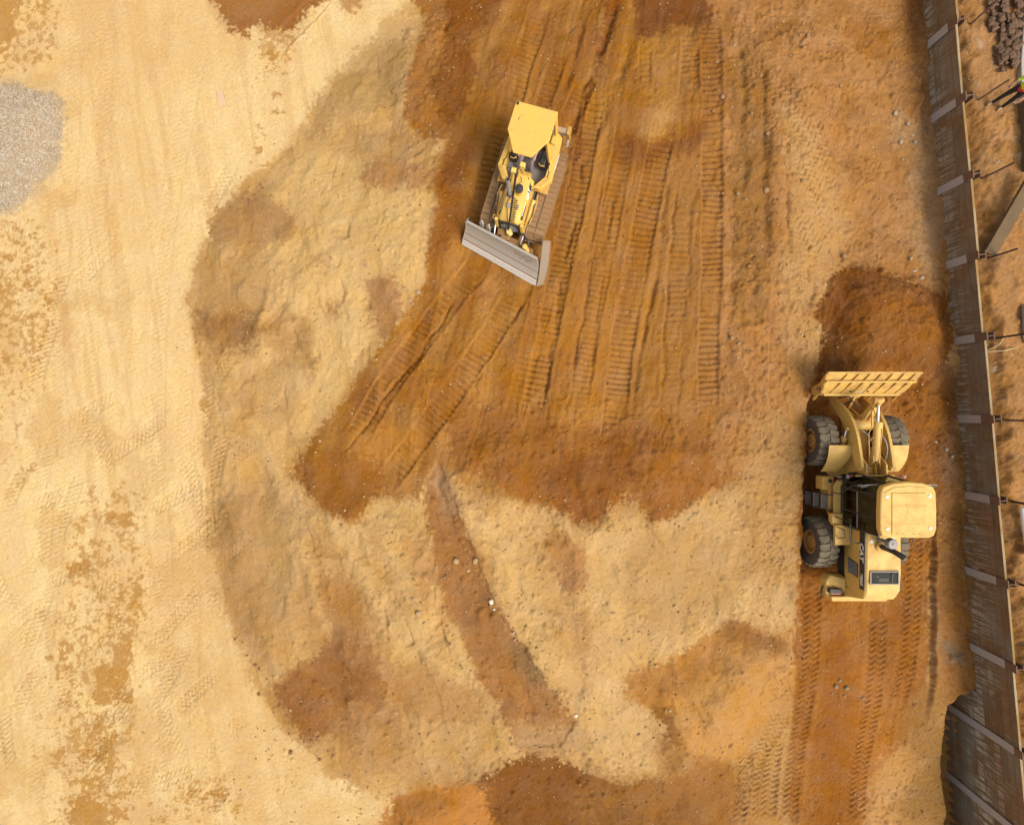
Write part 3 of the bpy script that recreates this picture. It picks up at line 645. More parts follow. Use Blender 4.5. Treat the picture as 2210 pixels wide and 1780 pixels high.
region([(1940,260),(1970,270),(1980,520),(1955,520)], (176, 144, 106), 14, .4, 1.5)
region([(1580,900),(1680,870),(1690,960),(1678,1100),(1675,1300),(1600,1240),(1560,1060)], (200, 152, 90), 20, .85)
region([(1610,1240),(1672,1250),(1670,1330),(1610,1300)], (214, 172, 112), 12, .7)
# heap, lane and verge
region(PILE, (146, 88, 37), 3, .97, .8, mott=.05); region([(1850,640),(1980,640),(1990,700),(1920,720),(1800,740)], (160, 99, 40), 14, .6); region([(1740,620),(1820,580),(1860,640),(1760,700)], (126, 70, 28), 14, .6)
region([(1697,862),(1716,795),(1990,790),(1990,1000),(1955,1200),(1950,1480),(1900,1736),(1890,1800),(1660,1800),(1668,1450),(1677,1300),(1690,960)], (168, 104, 44), 4, 1.0, .6, 2)
lm = sstep(8, -8, sdf([(1697,862),(1990,790),(1955,1200),(1950,1480),(1890,1800),(1660,1800),(1677,1300)], PX, PY))
blend(lm * .6 * sstep(.48, .62, fbm(X / .3, Y / 5, 1, 4, 61)), (182, 118, 56)); blend(lm * .5 * sstep(.5, .66, nm2), (150, 88, 32))
region([(1740,1400),(1800,1400),(1815,1500),(1790,1740),(1710,1740)], (158, 94, 34), 16, .7); region([(1810,1440),(1860,1430),(1860,1740),(1800,1740)], (186, 122, 58), 14, .6)
region([(1900,1560),(1930,1600),(1900,1740),(1820,1740),(1850,1620)], (212, 162, 98), 16, .75, 1.3)
region([(1960,800),(2020,790),(2040,1100),(2060,1500),(2000,1480),(1960,1400),(1955,1100)], (146, 92, 46), 14, .9, 1.4, mott=.1)
region([(1990,930),(2010,910),(2010,1010),(1985,1020)], (176, 130, 92), 8, .7, 1.2); region([(1975,1050),(2030,1060),(2030,1200),(1990,1200)], (170, 118, 66), 14, .6, 1.4)
region([(1970,1300),(2040,1310),(2060,1480),(2020,1500),(1960,1440)], (180, 124, 62), 14, .75, 1.4); region([(1985,1340),(2030,1380),(2010,1400),(1980,1370)], (150, 132, 108), 8, .7, 1.2)
region([(1890,1500),(1975,1450),(2000,1560),(2010,1740),(1900,1740),(1920,1600)], (166, 116, 62), 14, .85)
# bottom heaps 
region(B1, (134, 80, 34), 5, .97, .8, 3); region([(1230,1650),(1400,1620),(1560,1600),(1560,1740),(1230,1740)], (160, 106, 54), 24, .8, 1.2, mott=.3)
region([(1390,1560),(1560,1600),(1650,1640),(1640,1740),(1500,1740),(1420,1640)], (166, 110, 56), 14, .8, 1.2, mott=.2)
region(B2, (190, 126, 54), 5, .97, .8, 3)
region(MOUND, (196, 142, 74), 5, .95, .8, 3, mott=.05); region([(1312,1430),(1440,1372),(1500,1340),(1510,1400),(1440,1460),(1380,1490)], (186, 126, 56), 12, .8)
region([(1500,1330),(1545,1298),(1600,1330),(1660,1345),(1655,1375),(1560,1365)], (158, 104, 58), 8, .85); region([(1372,1490),(1400,1490),(1440,1570),(1410,1570)], (146, 92, 40), 6, .8)
region([(1590,1540),(1650,1500),(1660,1740),(1560,1740),(1560,1620)], (190, 140, 78), 14, .75)
# top left scrape
region([(450,-40),(705,-40),(680,10),(640,35),(595,60),(548,55),(515,75),(480,55),(462,20)], (158, 98, 48), 4, .97, 1.0); region([(470,-40),(600,-40),(560,40),(490,40)], (174, 118, 62), 12, .6)
region([(700,-40),(780,-40),(765,10),(730,25)], (178, 124, 66), 5, .8, 1.2)
# gravel bed and bench
region(GRAVEL, (190, 164, 128), 9, 1.0, 1.0)
up = (WS > 0.05)
Cb = alb((184, 134, 80)) * (0.70 + 0.6 * nm2)[..., None]
Cb = Cb + (alb((150, 100, 52)) - Cb) * (0.8 * sstep(.9, .25, WS + wob + (fbm(X, Y, .8, 2, 20) - .5)))[..., None]
Cb = Cb + (alb((205, 185, 160)) - Cb) * (0.4 * sstep(.70, .78, fbm(X, Y, .5, 5, 64, .7)))[..., None]
C = np.where(up[..., None], Cb, C)

ny, nx = X.shape
co = np.empty((ny * nx, 3), np.float32); co[:, 0] = X.ravel(); co[:, 1] = Y.ravel(); co[:, 2] = Z.ravel()
idx = np.arange(ny * nx, dtype=np.int32).reshape(ny, nx)
quads = np.stack([idx[:-1, :-1], idx[:-1, 1:], idx[1:, 1:], idx[1:, :-1]], -1).reshape(-1, 4)
gm = bpy.data.meshes.new('ground')
gm.vertices.add(len(co)); gm.vertices.foreach_set('co', co.ravel())
gm.loops.add(quads.size); gm.loops.foreach_set('vertex_index', quads.ravel())
gm.polygons.add(len(quads)); gm.polygons.foreach_set('loop_start', np.arange(0, quads.size, 4, dtype=np.int32))
gm.polygons.foreach_set('use_smooth', np.ones(len(quads), bool))
at = gm.attributes.new('soil', 'FLOAT_COLOR', 'POINT')
rgba = np.ones((ny * nx, 4), np.float32); rgba[:, :3] = np.clip(C, 0, 1).reshape(-1, 3)
at.data.foreach_set('color', rgba.ravel())
gm.update(calc_edges=True)
def ground_mat():
    m, nt, b = nodes('earth'); N = NT(nt)
    pos = N('NewGeometry').outputs['Position']
    col = N('Attribute', attribute_name='soil').outputs['Color']
    nA = N.noise(pos, 9, 3, 0.7); nB = N.noise(pos, 34, 2, 0.7); nC = N.noise(pos, 1.3, 2, 0.6)
    v = N('HueSaturation'); N.link(col, v.inputs['Color'])
    N.link(N.math('ADD', N.math('ADD', N.math('MULTIPLY', nA, 0.40), N.math('MULTIPLY', nB, 0.62)), 0.49), v.inputs['Value'])
    N.link(N.math('ADD', N.math('MULTIPLY', nC, 0.24), 0.88), v.inputs['Saturation'])
    vo = N('TexVoronoi', ins={'Scale': 15.0, 'Randomness': 1.0}); N.link(pos, vo.inputs['Vector'])
    rnd = N('SeparateColor'); N.link(vo.outputs['Color'], rnd.inputs[0])
    sp = N.math('MULTIPLY', N.ramp(vo.outputs['Distance'], 0.16, 0.24, (1, 1, 1, 1), (0, 0, 0, 1)), N.ramp(rnd.outputs[0], 0.86, 0.88))
    dk = N.math('MULTIPLY', N.ramp(vo.outputs['Distance'], 0.16, 0.26, (1, 1, 1, 1), (0, 0, 0, 1)), N.ramp(rnd.outputs[1], 0.86, 0.88))
    c = N.mix(N.math('MULTIPLY', sp, 0.30), v.outputs[0], (0.55, 0.38, 0.20))
    c = N.mix(N.math('MULTIPLY', dk, 0.40), c, (0.14, 0.065, 0.022))
    N.link(c, b.inputs['Base Color']); b.inputs['Roughness'].default_value = 0.95
    b.inputs['Specular IOR Level'].default_value = 0.06
    h = N.math('ADD', N.math('MULTIPLY', nA, 0.6), N.math('MULTIPLY', nB, 0.35))
    N.bump(h, 0.9, 0.045, b)
    return m
gm.materials.append(ground_mat())
ground = mesh_obj('ground', gm); tag(ground, 'sandy earth of the construction site with tracks and heaps', 'ground', kind='structure')
def zat(x, y):
    i = min(max(int(np.searchsorted(GX, x)), 1), nx - 1); j = min(max(int(np.searchsorted(GY, y)), 1), ny - 1)
    return float(Z[j - 1:j + 1, i - 1:i + 1].mean())
# ------------------------------------------------------------------ soldier pile wall on the right
def wood_mat():
    m, nt, b = nodes('stained lagging timber'); N = NT(nt)
    pos = N('NewGeometry').outputs['Position']; rnd = N('ObjectInfo').outputs['Random']
    mp = N('Mapping', ins={'Scale': (30, 1.6, 30)}); N.link(pos, mp.inputs['Vector'])
    g = N.noise(mp.outputs[0], 1.0, 6, 0.65, 0.4)
    c = N.mix(N.ramp(g, 0.3, 0.7), (0.105, 0.060, 0.027), (0.23, 0.142, 0.064))
    c = N.mix(N.math('MULTIPLY', rnd, 0.7), c, (0.22, 0.115, 0.05))
    big = N.noise(pos, 0.9, 4, 0.6)
    c = N.mix(N.ramp(big, 0.45, 0.7), c, (0.20, 0.17, 0.12))
    # pale lime runs: thin vertical drips, only in patches
    mq = N('Mapping', ins={'Scale': (9, 15, 1.3)}); N.link(pos, mq.inputs['Vector'])
    dr = N.noise(mq.outputs[0], 1.0, 3, 0.6)
    mk = N('Mapping', ins={'Scale': (0.6, 0.6, 1.1), 'Location': (3.1, 0.4, 7.7)}); N.link(pos, mk.inputs['Vector'])
    patch = N.noise(mk.outputs[0], 1.0, 3, 0.6)
    sp = N('SeparateXYZ'); N.link(pos, sp.inputs[0])
    lowd = N.math('MULTIPLY', N.ramp(N.math('ADD', N.math('MULTIPLY', sp.outputs[2], -0.35), 0.55), 0.15, 0.6), N.ramp(N.math('ADD', N.math('MULTIPLY', sp.outputs[2], 0.5), 0.5), 0.05, 0.4))
    f = N.math('MULTIPLY', N.ramp(dr, 0.50, 0.56), N.ramp(N.math('ADD', patch, N.math('MULTIPLY', rnd, 0.22)), 0.48, 0.58))
    f = N.math('MULTIPLY', f, N.math('ADD', N.math('MULTIPLY', lowd, 0.85), 0.08))
    c = N.mix(f, c, (0.46, 0.42, 0.32))
    blot = N.math('MULTIPLY', N.ramp(N.noise(pos, 1.7, 6, 0.75), 0.60, 0.66), N.math('MULTIPLY', lowd, 0.8))
    c = N.mix(blot, c, (0.30, 0.27, 0.19))
    nz = N('SeparateXYZ'); N.link(N('NewGeometry').outputs['Normal'], nz.inputs[0])
    c = N.mix(N.ramp(nz.outputs[2], 0.6, 0.8), c, N.mix(N.ramp(N.noise(pos, 1.2, 3), .4, .6), (0.25, 0.145, 0.045), (0.30, 0.225, 0.125)))   # sawn top edges are bare timber
    N.link(c, b.inputs['Base Color']); b.inputs['Roughness'].default_value = 0.9
    N.bump(g, 0.4, 0.01, b); return m
WOOD = wood_mat()
PILE_M = paint('grey lime washed pile face', (0.38, 0.345, 0.32), dust=(0.24, 0.16, 0.10), amount=0.6, rough=0.8, scale=6, bump=0.4)
PILE_H = paint('rusted pile head', (0.16, 0.085, 0.05), dust=(0.24, 0.15, 0.085), amount=0.8, rough=0.85, scale=6, bump=0.4)
POST_M = paint('rusted guard post', (0.075, 0.036, 0.026), dust=(0.16, 0.09, 0.05), amount=0.5, rough=0.8, scale=8)
PLANK = paint('grey brown scaffold timber', (0.115, 0.072, 0.033), dust=(0.20, 0.13, 0.06), amount=0.6, rough=0.9, scale=3, bump=0.3)

WANG = math.atan(-WALL_K)                       # wall line leans off +Y by this angle
WR = Matrix.Rotation(WANG, 4, 'Z')              # local x: behind the wall, local y: along it
BEAM_Y = [17.2, 14.7, 12.2, 9.79, 7.37, 4.89, 2.36, -0.21, -2.75, -5.33, -7.95, -10.65, -13.35, -16.0]
BEAM_Y = BEAM_Y[::-1]
wall = empty('retaining_wall', (wall_x(0), 0, 0), (0, 0, WANG))
tag(wall, 'timber lagging retaining wall with grey steel soldier piles along the dig', 'retaining wall')
rw = random.Random(21)
def wl_y(y): return y / math.cos(WANG)           # world y on the wall line -> distance along it
def foot(y): return -2.3 if y < -8.6 else -0.35
for k, y in enumerate(BEAM_Y):
    ly = wl_y(y); z0 = foot(y - 0.3); t = 1.60 + rw.uniform(-.04, .05)
    zs = 1.22 + rw.uniform(-.10, .10)
    m = MB(); m.box((-0.012, ly, (z0 + zs) / 2), (0.03, 0.26, zs - z0))
    pile = m.build('pile_face', PILE_M, wall, 0.004)
    m = MB(); m.box((-0.010, ly, (zs + t) / 2), (0.03, 0.26, t - zs - 0.004)); m.box((0.10, ly, (0.9 + t) / 2), (0.19, 0.022, t - 0.9)); m.box((0.21, ly, (0.9 + t) / 2), (0.025, 0.23, t - 0.9 - .004))
    m.build('pile_head', PILE_H, wall, 0.003)
for k in range(len(BEAM_Y) - 1):
    a, b = BEAM_Y[k] , BEAM_Y[k + 1]
    la, lb = wl_y(a) + 0.05, wl_y(b) - 0.05
    t = 1.44 + rw.uniform(-.06, .05); zb = foot(a + 0.01); h = 0.245
    tilt = rw.uniform(-0.006, 0.006); z = t; row = 0
    while z > zb:
        hh = h * rw.uniform(0.94, 1.06); dx = rw.uniform(-0.008, 0.012); dx2 = dx + rw.uniform(-.01, .01)
        m = MB()
        m.loft([[(x0, yy, zz + tilt * (yy - la)) for (x0, zz) in ((0.022 + o, z - hh + 0.016), (0.095 + o, z - hh + 0.016), (0.095 + o, z), (0.026 + o, z))] for yy, o in ((la, dx), (lb, dx2))])
        m.build('lagging_board', WOOD, wall)
        z -= hh; row += 1

# guard posts standing on the bench, with a cord between two of them
for k, (y, hgt, off) in enumerate([(12.2, 1.15, .55), (9.79, 1.1, .5), (7.37, 1.1, .5), (4.89, 1.0, .55), (2.36, 1.05, .5), (-0.21, 1.1, .55), (-2.75, 1.1, .5), (-5.33, 1.1, .5), (-7.95, 1.1, .5)]):
    px, py = wall_x(y) + off, y - 0.05; zg_ = zat(px, py)
    m = MB(); m.box((0, 0, hgt / 2 - 0.15), (0.055, 0.012, hgt + 0.3)); m.box((0.022, 0.025, hgt / 2 - 0.15), (0.012, 0.05, hgt + 0.298))
    o = m.build('guard_post', POST_M, None, 0.002); o.location = (px, py, zg_); o.rotation_euler = (rw.uniform(-.03, .03), rw.uniform(-.03, .03), rw.uniform(-.3, .3))
    nm = ['first', 'second', 'third', 'fourth', 'fifth', 'sixth', 'seventh', 'eighth', 'ninth']
    tag(o, 'rusty steel angle guard post behind the wall, %s from the top of the photo' % nm[k] if k < 9 else 'rusty steel angle guard post behind the wall, just outside the photo', 'post', 'guard posts behind the retaining wall')
cord = MB()
pts = []
for (y, off, z) in [(2.36, .55, 2.25), (1.0, .57, 2.2), (-.2, .6, 2.24), (-1.5, .6, 2.19), (-2.75, .55, 2.24), (-5.33, .55, 2.22)]:
    pts.append((wall_x(y) + off, y - .05, z))
o = cord.tube(pts, 0.010, 6).build('rope', WHITE, None); tag(o, 'thin white rope strung between the guard posts', 'rope')

# timber, sheet and board lying on the bench
def world_box(name, mat, p0, p1, z, w, t, label, cat, bevel=0.006, roll=0.0):
    a, b = Vector((*p0, z[0])), Vector((*p1, z[1])); d = (b - a); L = d.length
    o = MB().box((0, 0, 0), (L, w, t)).build(name, mat, None, bevel)
    o.location = (a + b) / 2; q = d.to_track_quat('X', 'Z'); o.rotation_euler = (q.to_matrix().to_4x4() @ Matrix.Rotation(roll, 4, 'X')).to_euler()
    return tag(o, label, cat)
world_box('timber_beam', PLANK, s2w(2132, 549, 1.45), s2w(2235, 375, 1.95), (1.50, 1.95), 0.36, 0.12, 'heavy brown timber beam lying askew on the bench behind the wall', 'timber beam')
world_box('formwork_board', PLANK, s2w(2198, 225, 1.5), s2w(2208, 372, 1.5), (1.62, 1.62), 0.05, 0.42, 'upright brown formwork board at the right edge', 'board')
world_box('formwork_board', PLANK, s2w(2225, 225, 1.5), s2w(2235, 372, 1.5), (1.72, 1.72), 0.30, 0.05, 'flat brown formwork board beside the upright one at the right edge', 'board')
slab = MB(); slab.prism([s2w(2196, 200, 1.5), s2w(2194, 140, 1.5), s2w(2200, 60, 1.5), s2w(2209, -30, 1.5), s2w(2290, -30, 1.5), s2w(2290, 215, 1.5), s2w(2204, 215, 1.5)], 1.3, 1.66)
tag(slab.build('concrete_slab', plain('pale concrete', (0.33, 0.29, 0.24)), None, 0.02), 'pale grey concrete slab edge at the top right corner', 'slab')
p = MB().tube([(*s2w(2207, 1095, 1.55), 1.58), (*s2w(2212, 1140, 1.55), 1.58), (*s2w(2222, 1200, 1.55), 1.58)], 0.10, 16).build('white_pipe', WHITE, None, smooth=40)
tag(p, 'white plastic pipe lying at the right edge below the middle', 'pipe')
p = MB().tube([(*s2w(2211, 660, 1.5), 1.55), (*s2w(2212, 700, 1.5), 1.55), (*s2w(2216, 740, 1.5), 1.55)], 0.11, 16).build('grey_pipe', GREYM, None, smooth=40)
tag(p, 'short grey pipe cut by the right edge of the photo', 'pipe')
for k, (a, b) in enumerate([((2143, 755), (2170, 728)), ((2136, 758), (2195, 750))]):
    q0, q1 = s2w(*a, 1.5), s2w(*b, 1.5)
    o = MB().tube([(*q0, zat(*q0) + .03), ((q0[0] + q1[0]) / 2, (q0[1] + q1[1]) / 2 - .04, max(zat(*q0), zat(*q1)) + .10), (*q1, zat(*q1) + .03)], 0.014, 6).build('cut_stick', plain('bleached stick %d' % k, (.5, .4, .2)), None)
    tag(o, ['short straight pale stick by the fifth guard post', 'long curved pale stick by the fifth guard post'][k], 'stick')
def lump(rs, r, squash=0.7, n=1):
    bm = bmesh.new(); bmesh.ops.create_icosphere(bm, subdivisions=n, radius=r)
    for v in bm.verts:
        v.co *= rs.uniform(0.78, 1.2); v.co.z *= squash
    return bm
# clay heap by the slab
heap = bmesh.new(); rs = random.Random(4); tmp = bpy.data.meshes.new('t')
for k in range(150):
    sx, sy = rs.choice([(rs.uniform(2140, 2200), rs.uniform(-20, 60)), (rs.uniform(2160, 2196), rs.uniform(50, 150))])
    bmk = lump(rs, rs.uniform(.05, .15), .75); x_, y_ = s2w(sx, sy, 1.6)
    bmesh.ops.translate(bmk, verts=bmk.verts, vec=(x_, y_, zat(x_, y_) + rs.uniform(0, .16))); bmk.to_mesh(tmp); bmk.free(); heap.from_mesh(tmp)
hm = bpy.data.meshes.new('clay_heap'); heap.to_mesh(hm); heap.free()
tag(mesh_obj('clay_heap', hm, plain('dark clay lumps', (0.115, 0.062, 0.032), .9, .4)), 'heap of dark brown clay lumps at the top right', 'heap', kind='stuff')

# ------------------------------------------------------------------ loose stones
def island_mat(name, cols, rough=0.9):
    m, nt, b = nodes(name); N = NT(nt)
    r = N('NewGeometry').outputs['Random Per Island']
    n = N('ValToRGB'); N.link(r, n.inputs[0]); e = n.color_ramp.elements
    while len(e) < len(cols): e.new(0.5)
    for i, c in enumerate(cols): e[i].position = i / (len(cols) - 1); e[i].color = (*c, 1)
    N.link(n.outputs[0], b.inputs['Base Color']); b.inputs['Roughness'].default_value = rough; b.inputs['Specular IOR Level'].default_value = 0.1
    return m
def scatter(name, pts, rads, mat, seed=1, base='oct', squash=0.65):
    rg = np.random.default_rng(seed)
    if base == 'oct':
        bv = np.array([(1,0,0),(-1,0,0),(0,1,0),(0,-1,0),(0,0,1),(0,0,-1)], float); bf = np.array([(0,2,4),(2,1,4),(1,3,4),(3,0,4),(2,0,5),(1,2,5),(3,1,5),(0,3,5)])
    else:
        bm = bmesh.new(); bmesh.ops.create_icosphere(bm, subdivisions=1, radius=1)
        bm.verts.ensure_lookup_table(); bv = np.array([v.co[:] for v in bm.verts]); bf = np.array([[v.index for v in f.verts] for f in bm.faces]); bm.free()
    n = len(pts); P = np.asarray(pts, float); R = np.asarray(rads, float)
    V = bv[None] * (0.75 + 0.5 * rg.random((n, len(bv), 1))) * (0.75 + 0.5 * rg.random((n, 1, 3)))
    V[..., 2] *= squash; V *= R[:, None, None]
    a = rg.random(n) * 6.283; c, s = np.cos(a)[:, None], np.sin(a)[:, None]
    x = V[..., 0] * c - V[..., 1] * s; y = V[..., 0] * s + V[..., 1] * c
    V = np.stack([x, y, V[..., 2]], -1) + P[:, None, :]
    F = (bf[None] + (np.arange(n) * len(bv))[:, None, None]).reshape(-1, 3)
    me = bpy.data.meshes.new(name); V = V.reshape(-1, 3)
    me.vertices.add(len(V)); me.vertices.foreach_set('co', V.ravel()); me.loops.add(F.size); me.loops.foreach_set('vertex_index', F.ravel().astype(np.int32))
    me.polygons.add(len(F)); me.polygons.foreach_set('loop_start', np.arange(0, F.size, 3, dtype=np.int32)); me.update(calc_edges=True)
    return mesh_obj(name, me, mat)
def zgrid(x, y):
    i = np.clip(np.searchsorted(GX, x), 1, nx - 1); j = np.clip(np.searchsorted(GY, y), 1, ny - 1); return Z[j, i]
rg = np.random.default_rng(77)
# gravel bed: grey chippings
gp = np.array(wp(GRAVEL, 0.1)); n = 24000
gx = rg.uniform(gp[:, 0].min(), gp[:, 0].max(), n); gy = rg.uniform(gp[:, 1].min(), gp[:, 1].max(), n)
jn = np.clip(np.searchsorted(GY, gy), 1, ny - 1); in_ = np.clip(np.searchsorted(GX, gx), 1, nx - 1)
keep = dgv[jn, in_] < rg.uniform(-0.35, 0.16, n); gx, gy = gx[keep], gy[keep]
gr = scatter('gravel', np.stack([gx, gy, zgrid(gx, gy) + 0.006], -1), 0.010 + 0.026 * rg.random(len(gx)) ** 2.2, island_mat('grey chippings', [(.46,.39,.30),(.24,.19,.14),(.56,.49,.39),(.36,.29,.21),(.52,.40,.25),(.42,.37,.31)]), 5)
tag(gr, 'bed of grey gravel chippings at the left edge', 'gravel', kind='stuff')
# pebbles through the fill and the lanes
def field(n, x0, x1, y0, y1): return rg.uniform(x0, x1, n), rg.uniform(y0, y1, n)
xs, ys = [], []
for n, b in [(7000, (-10.5, 9.5, -14, 8)), (4500, (-3, 15, 0, 14.5)), (1800, (9.5, 15, -14.5, 0)), (900, (-17.5, -10, -14.5, 14.5)), (900, (14, 18, -14.5, 14.5)), (1500, (-5, 5, -10, -2))]:
    a, c = field(n, *b); xs.append(a); ys.append(c)
xs, ys = np.concatenate(xs), np.concatenate(ys)
rr = 0.008 + 0.034 * rg.random(len(xs)) ** 5
keep = ~((xs < -9.5) & (rr > 0.02)); xs, ys, rr = xs[keep], ys[keep], rr[keep]
pb = scatter('pebbles', np.stack([xs, ys, zgrid(xs, ys) + rr * 0.15], -1), rr, island_mat('pebbles', [(.36,.22,.10),(.24,.12,.045),(.44,.29,.14),(.18,.09,.035),(.34,.19,.08),(.48,.36,.22)]), 9, 'oct', 0.7)
tag(pb, 'loose pale pebbles strewn over the dug earth', 'pebbles', kind='stuff')
# crumbs spilled along the edges of the lane, the fill and the heaps
ex, ey = [], []
for pts, n, sg in ((FILL[:21], 700, 26), (ORANGE_LANE[:38], 1100, 24), (PILE, 250, 22), (B1[:7], 250, 22), (MOUND, 250, 24), (GULLY, 450, 22)):
    P = np.array(smooth_poly(pts, 6, False)); L = np.concatenate([[0], np.cumsum(np.hypot(*np.diff(P, axis=0).T))])
    t = rg.uniform(0, L[-1], n); t = t + 14 * np.sin(t * .21) ; qx = np.interp(t, L, P[:, 0]) + rg.normal(0, sg, n); qy = np.interp(t, L, P[:, 1]) + rg.normal(0, sg, n)
    w_ = np.array([d2w(a, b, 0.4) for a, b in zip(qx, qy)]); ex.append(w_[:, 0]); ey.append(w_[:, 1])
ex, ey = np.concatenate(ex), np.concatenate(ey); er = 0.008 + 0.036 * rg.random(len(ex)) ** 5
cb_ = scatter('dirt_crumbs', np.stack([ex, ey, zgrid(ex, ey) + er * 0.2], -1), er, island_mat('dirt crumbs', [(.38,.24,.11),(.28,.16,.06),(.44,.30,.15),(.24,.13,.05),(.34,.20,.08)]), 31, 'ico', 0.75)
tag(cb_, 'brown dirt crumbs spilled along the edges of the fill and heaps', 'crumbs', kind='stuff')
# single clods and rocks that can be picked out
def ordinal(n): return '%d%s' % (n, 'th' if 10 <= n % 100 <= 20 else {1: 'st', 2: 'nd', 3: 'rd'}.get(n % 10, 'th'))
def rocks(name, lst, mat, label, group, cat, seed, squash=0.7, k_=0.62):
    rs = random.Random(seed); me = []
    for k in range(4):
        b = lump(rs, 1.0, squash, 2); q = bpy.data.meshes.new(name); b.to_mesh(q); b.free()
        q.polygons.foreach_set('use_smooth', [True] * len(q.polygons)); q.materials.append(mat); me.append(q)
    lst = sorted(lst, key=lambda p: p[1])
    for k, (sx, sy, r) in enumerate(lst):
        r *= k_
        x_, y_ = d2w(sx, sy, 0.4); o = mesh_obj(name, me[k % 4]); z_ = zat(x_, y_); x_, y_ = d2w(sx, sy, z_); z_ = zat(x_, y_)
        o.location = (x_, y_, z_ + r * 0.2); o.scale = (r * rs.uniform(.8, 1.3), r * rs.uniform(.8, 1.2), r); o.rotation_euler = (0, 0, rs.uniform(0, 6.28))
        tag(o, label if len(lst) == 1 else '%s, %s from the top' % (label, ordinal(k + 1)), cat, group)
CLOD = plain('brown clod', (0.27, 0.155, 0.065), .95, .35, 14); CLODD = plain('dark clod', (0.20, 0.10, 0.04), .95, .35, 14)
TANR = plain('tan rock', (0.34, 0.215, 0.10), .9, .3, 8); PALER = plain('pale rock', (0.62, 0.52, 0.38), .9, .2, 8); GREYR = plain('grey green rock', (0.21, 0.15, 0.08), .9, .3, 8)
rs = random.Random(8)
edge = [(548,388,.07),(552,395,.09),(535,410,.08),(520,405,.05),(510,418,.07),(525,424,.12),(538,420,.07),(483,435,.07),(500,440,.05),(472,455,.05),(452,478,.06),(447,485,.05),(440,490,.07),(462,468,.05),
        (438,1150,.06),(455,1205,.05),(478,1240,.05),(495,1345,.07),(510,1352,.06),(520,1380,.05),(536,1400,.08),(545,1408,.07),(560,1430,.06),(545,1460,.10),(575,1500,.05),(608,1545,.06),(640,1560,.09),(655,1558,.08),(670,1550,.07),(612,1582,.13),(672,1598,.09),(690,1580,.06),(700,1590,.05),(405,690,.05),(412,720,.06),(420,745,.05)]
rocks('dirt_clod', edge, CLODD, 'dark clod along the left edge of the tan fill', 'clods along the left edge of the tan fill', 'clod', 12)
right = [(1545,95,.16),(1510,130,.10),(1570,45,.08),(1690,50,.10),(1700,75,.08),(1690,90,.10),(1712,62,.08),(1740,100,.07),(1600,160,.10),(1617,280,.13),(1615,398,.15),(1685,385,.12),(1745,530,.10),(1775,540,.14),(1640,480,.07),(1540,225,.08),(1580,240,.08),(1520,205,.12),(1500,235,.09),(1570,420,.10),(1550,410,.12),(1600,520,.09),(1540,710,.12),(1555,722,.10),(1640,620,.07),(1575,560,.08),(1770,180,.08),(1840,70,.07),(1900,300,.09),(1880,130,.07),(1820,240,.07),(1850,420,.08),(1790,470,.07),(1730,250,.06)]
rocks('dirt_clod', right, CLOD, 'brown clod on the rutted ground right of the bulldozer', 'clods on the rutted ground to the right', 'clod', 13)
mid = [(793,500,.11),(698,545,.09),(770,560,.10),(850,608,.10),(880,615,.11),(862,632,.09),(868,640,.07),(800,725,.08),(610,410,.08),(690,1110,.05),(870,1055,.05),(655,385,.06)]
rocks('tan_stone', mid, TANR, 'rounded tan stone on the upper tan fill', 'stones on the upper tan fill', 'stone', 14)
low_ = [(1100,1280,.10),(880,1290,.17),(893,1310,.10),(935,1290,.10),(960,1180,.15),(1000,1180,.16),(985,1200,.10),(1080,1330,.10),(1085,1345,.10),(1130,1365,.08),(1143,1370,.07),(1290,1290,.11),(1310,1350,.07),(1325,1345,.08),(1370,1395,.10),(1380,1400,.08),(1360,1530,.09),(1345,1545,.09),(1410,1495,.09),(1160,1540,.09),(1075,1555,.08),(1230,1345,.08),(1420,1275,.08),(1180,1230,.07),(870,1260,.11)]
rocks('tan_stone', low_, TANR, 'tan stone in the lower tan fill', 'stones in the lower tan fill', 'stone', 15)
rocks('white_stone', [(1034,1266,.13)], PALER, 'white stone beside the brown gully, larger of the two', None, 'stone', 16); rocks('white_stone', [(1040,1282,.07)], PALER, 'small white stone touching the larger white one by the gully', None, 'stone', 17)
rocks('white_stone', [(1212,1505,.09)], PALER, 'white stone near the lower end of the brown gully', None, 'stone', 18)
rocks('grey_stone', [(1760,1445,.12),(1782,1447,.12),(1768,1432,.09),(1778,1465,.08),(1752,1460,.07)], GREYR, 'grey stone in the wheel lane', 'stones in the wheel lane', 'stone', 19)
rocks('grey_stone', [(1818,1470,.11)], GREYR, 'grey green stone against the right tyre print of the wheel lane', None, 'stone', 20)
rocks('concrete_lump', [(1882,240,.14),(1908,262,.12),(1920,285,.10),(1925,300,.12),(1895,300,.12),(1900,335,.08),(1925,570,.12),(1940,585,.10),(1915,545,.10),(1968,930,.10),(1990,945,.12),(2000,960,.13)], plain('rubble', (.32, .23, .14), .9, .3), 'pale rubble lump at the retaining wall foot', 'rubble at the wall foot', 'rubble', 22)
# a wooden offcut and a torn sheet on the hard stand
x_, y_ = d2w(465, 212)
brd = MB(); brd.prism([d2w(458, 192), d2w(468, 190), d2w(479, 224), d2w(461, 229), d2w(459, 214)], 0.0, zat(x_, y_) + 0.045); 
tag(brd.build('offcut_board', plain('weathered pale board', (0.50, 0.33, 0.19), .9, .15), None, .004), 'small pale weathered board lying on the hard stand', 'board')
x_, y_ = d2w(1617, 1627); 
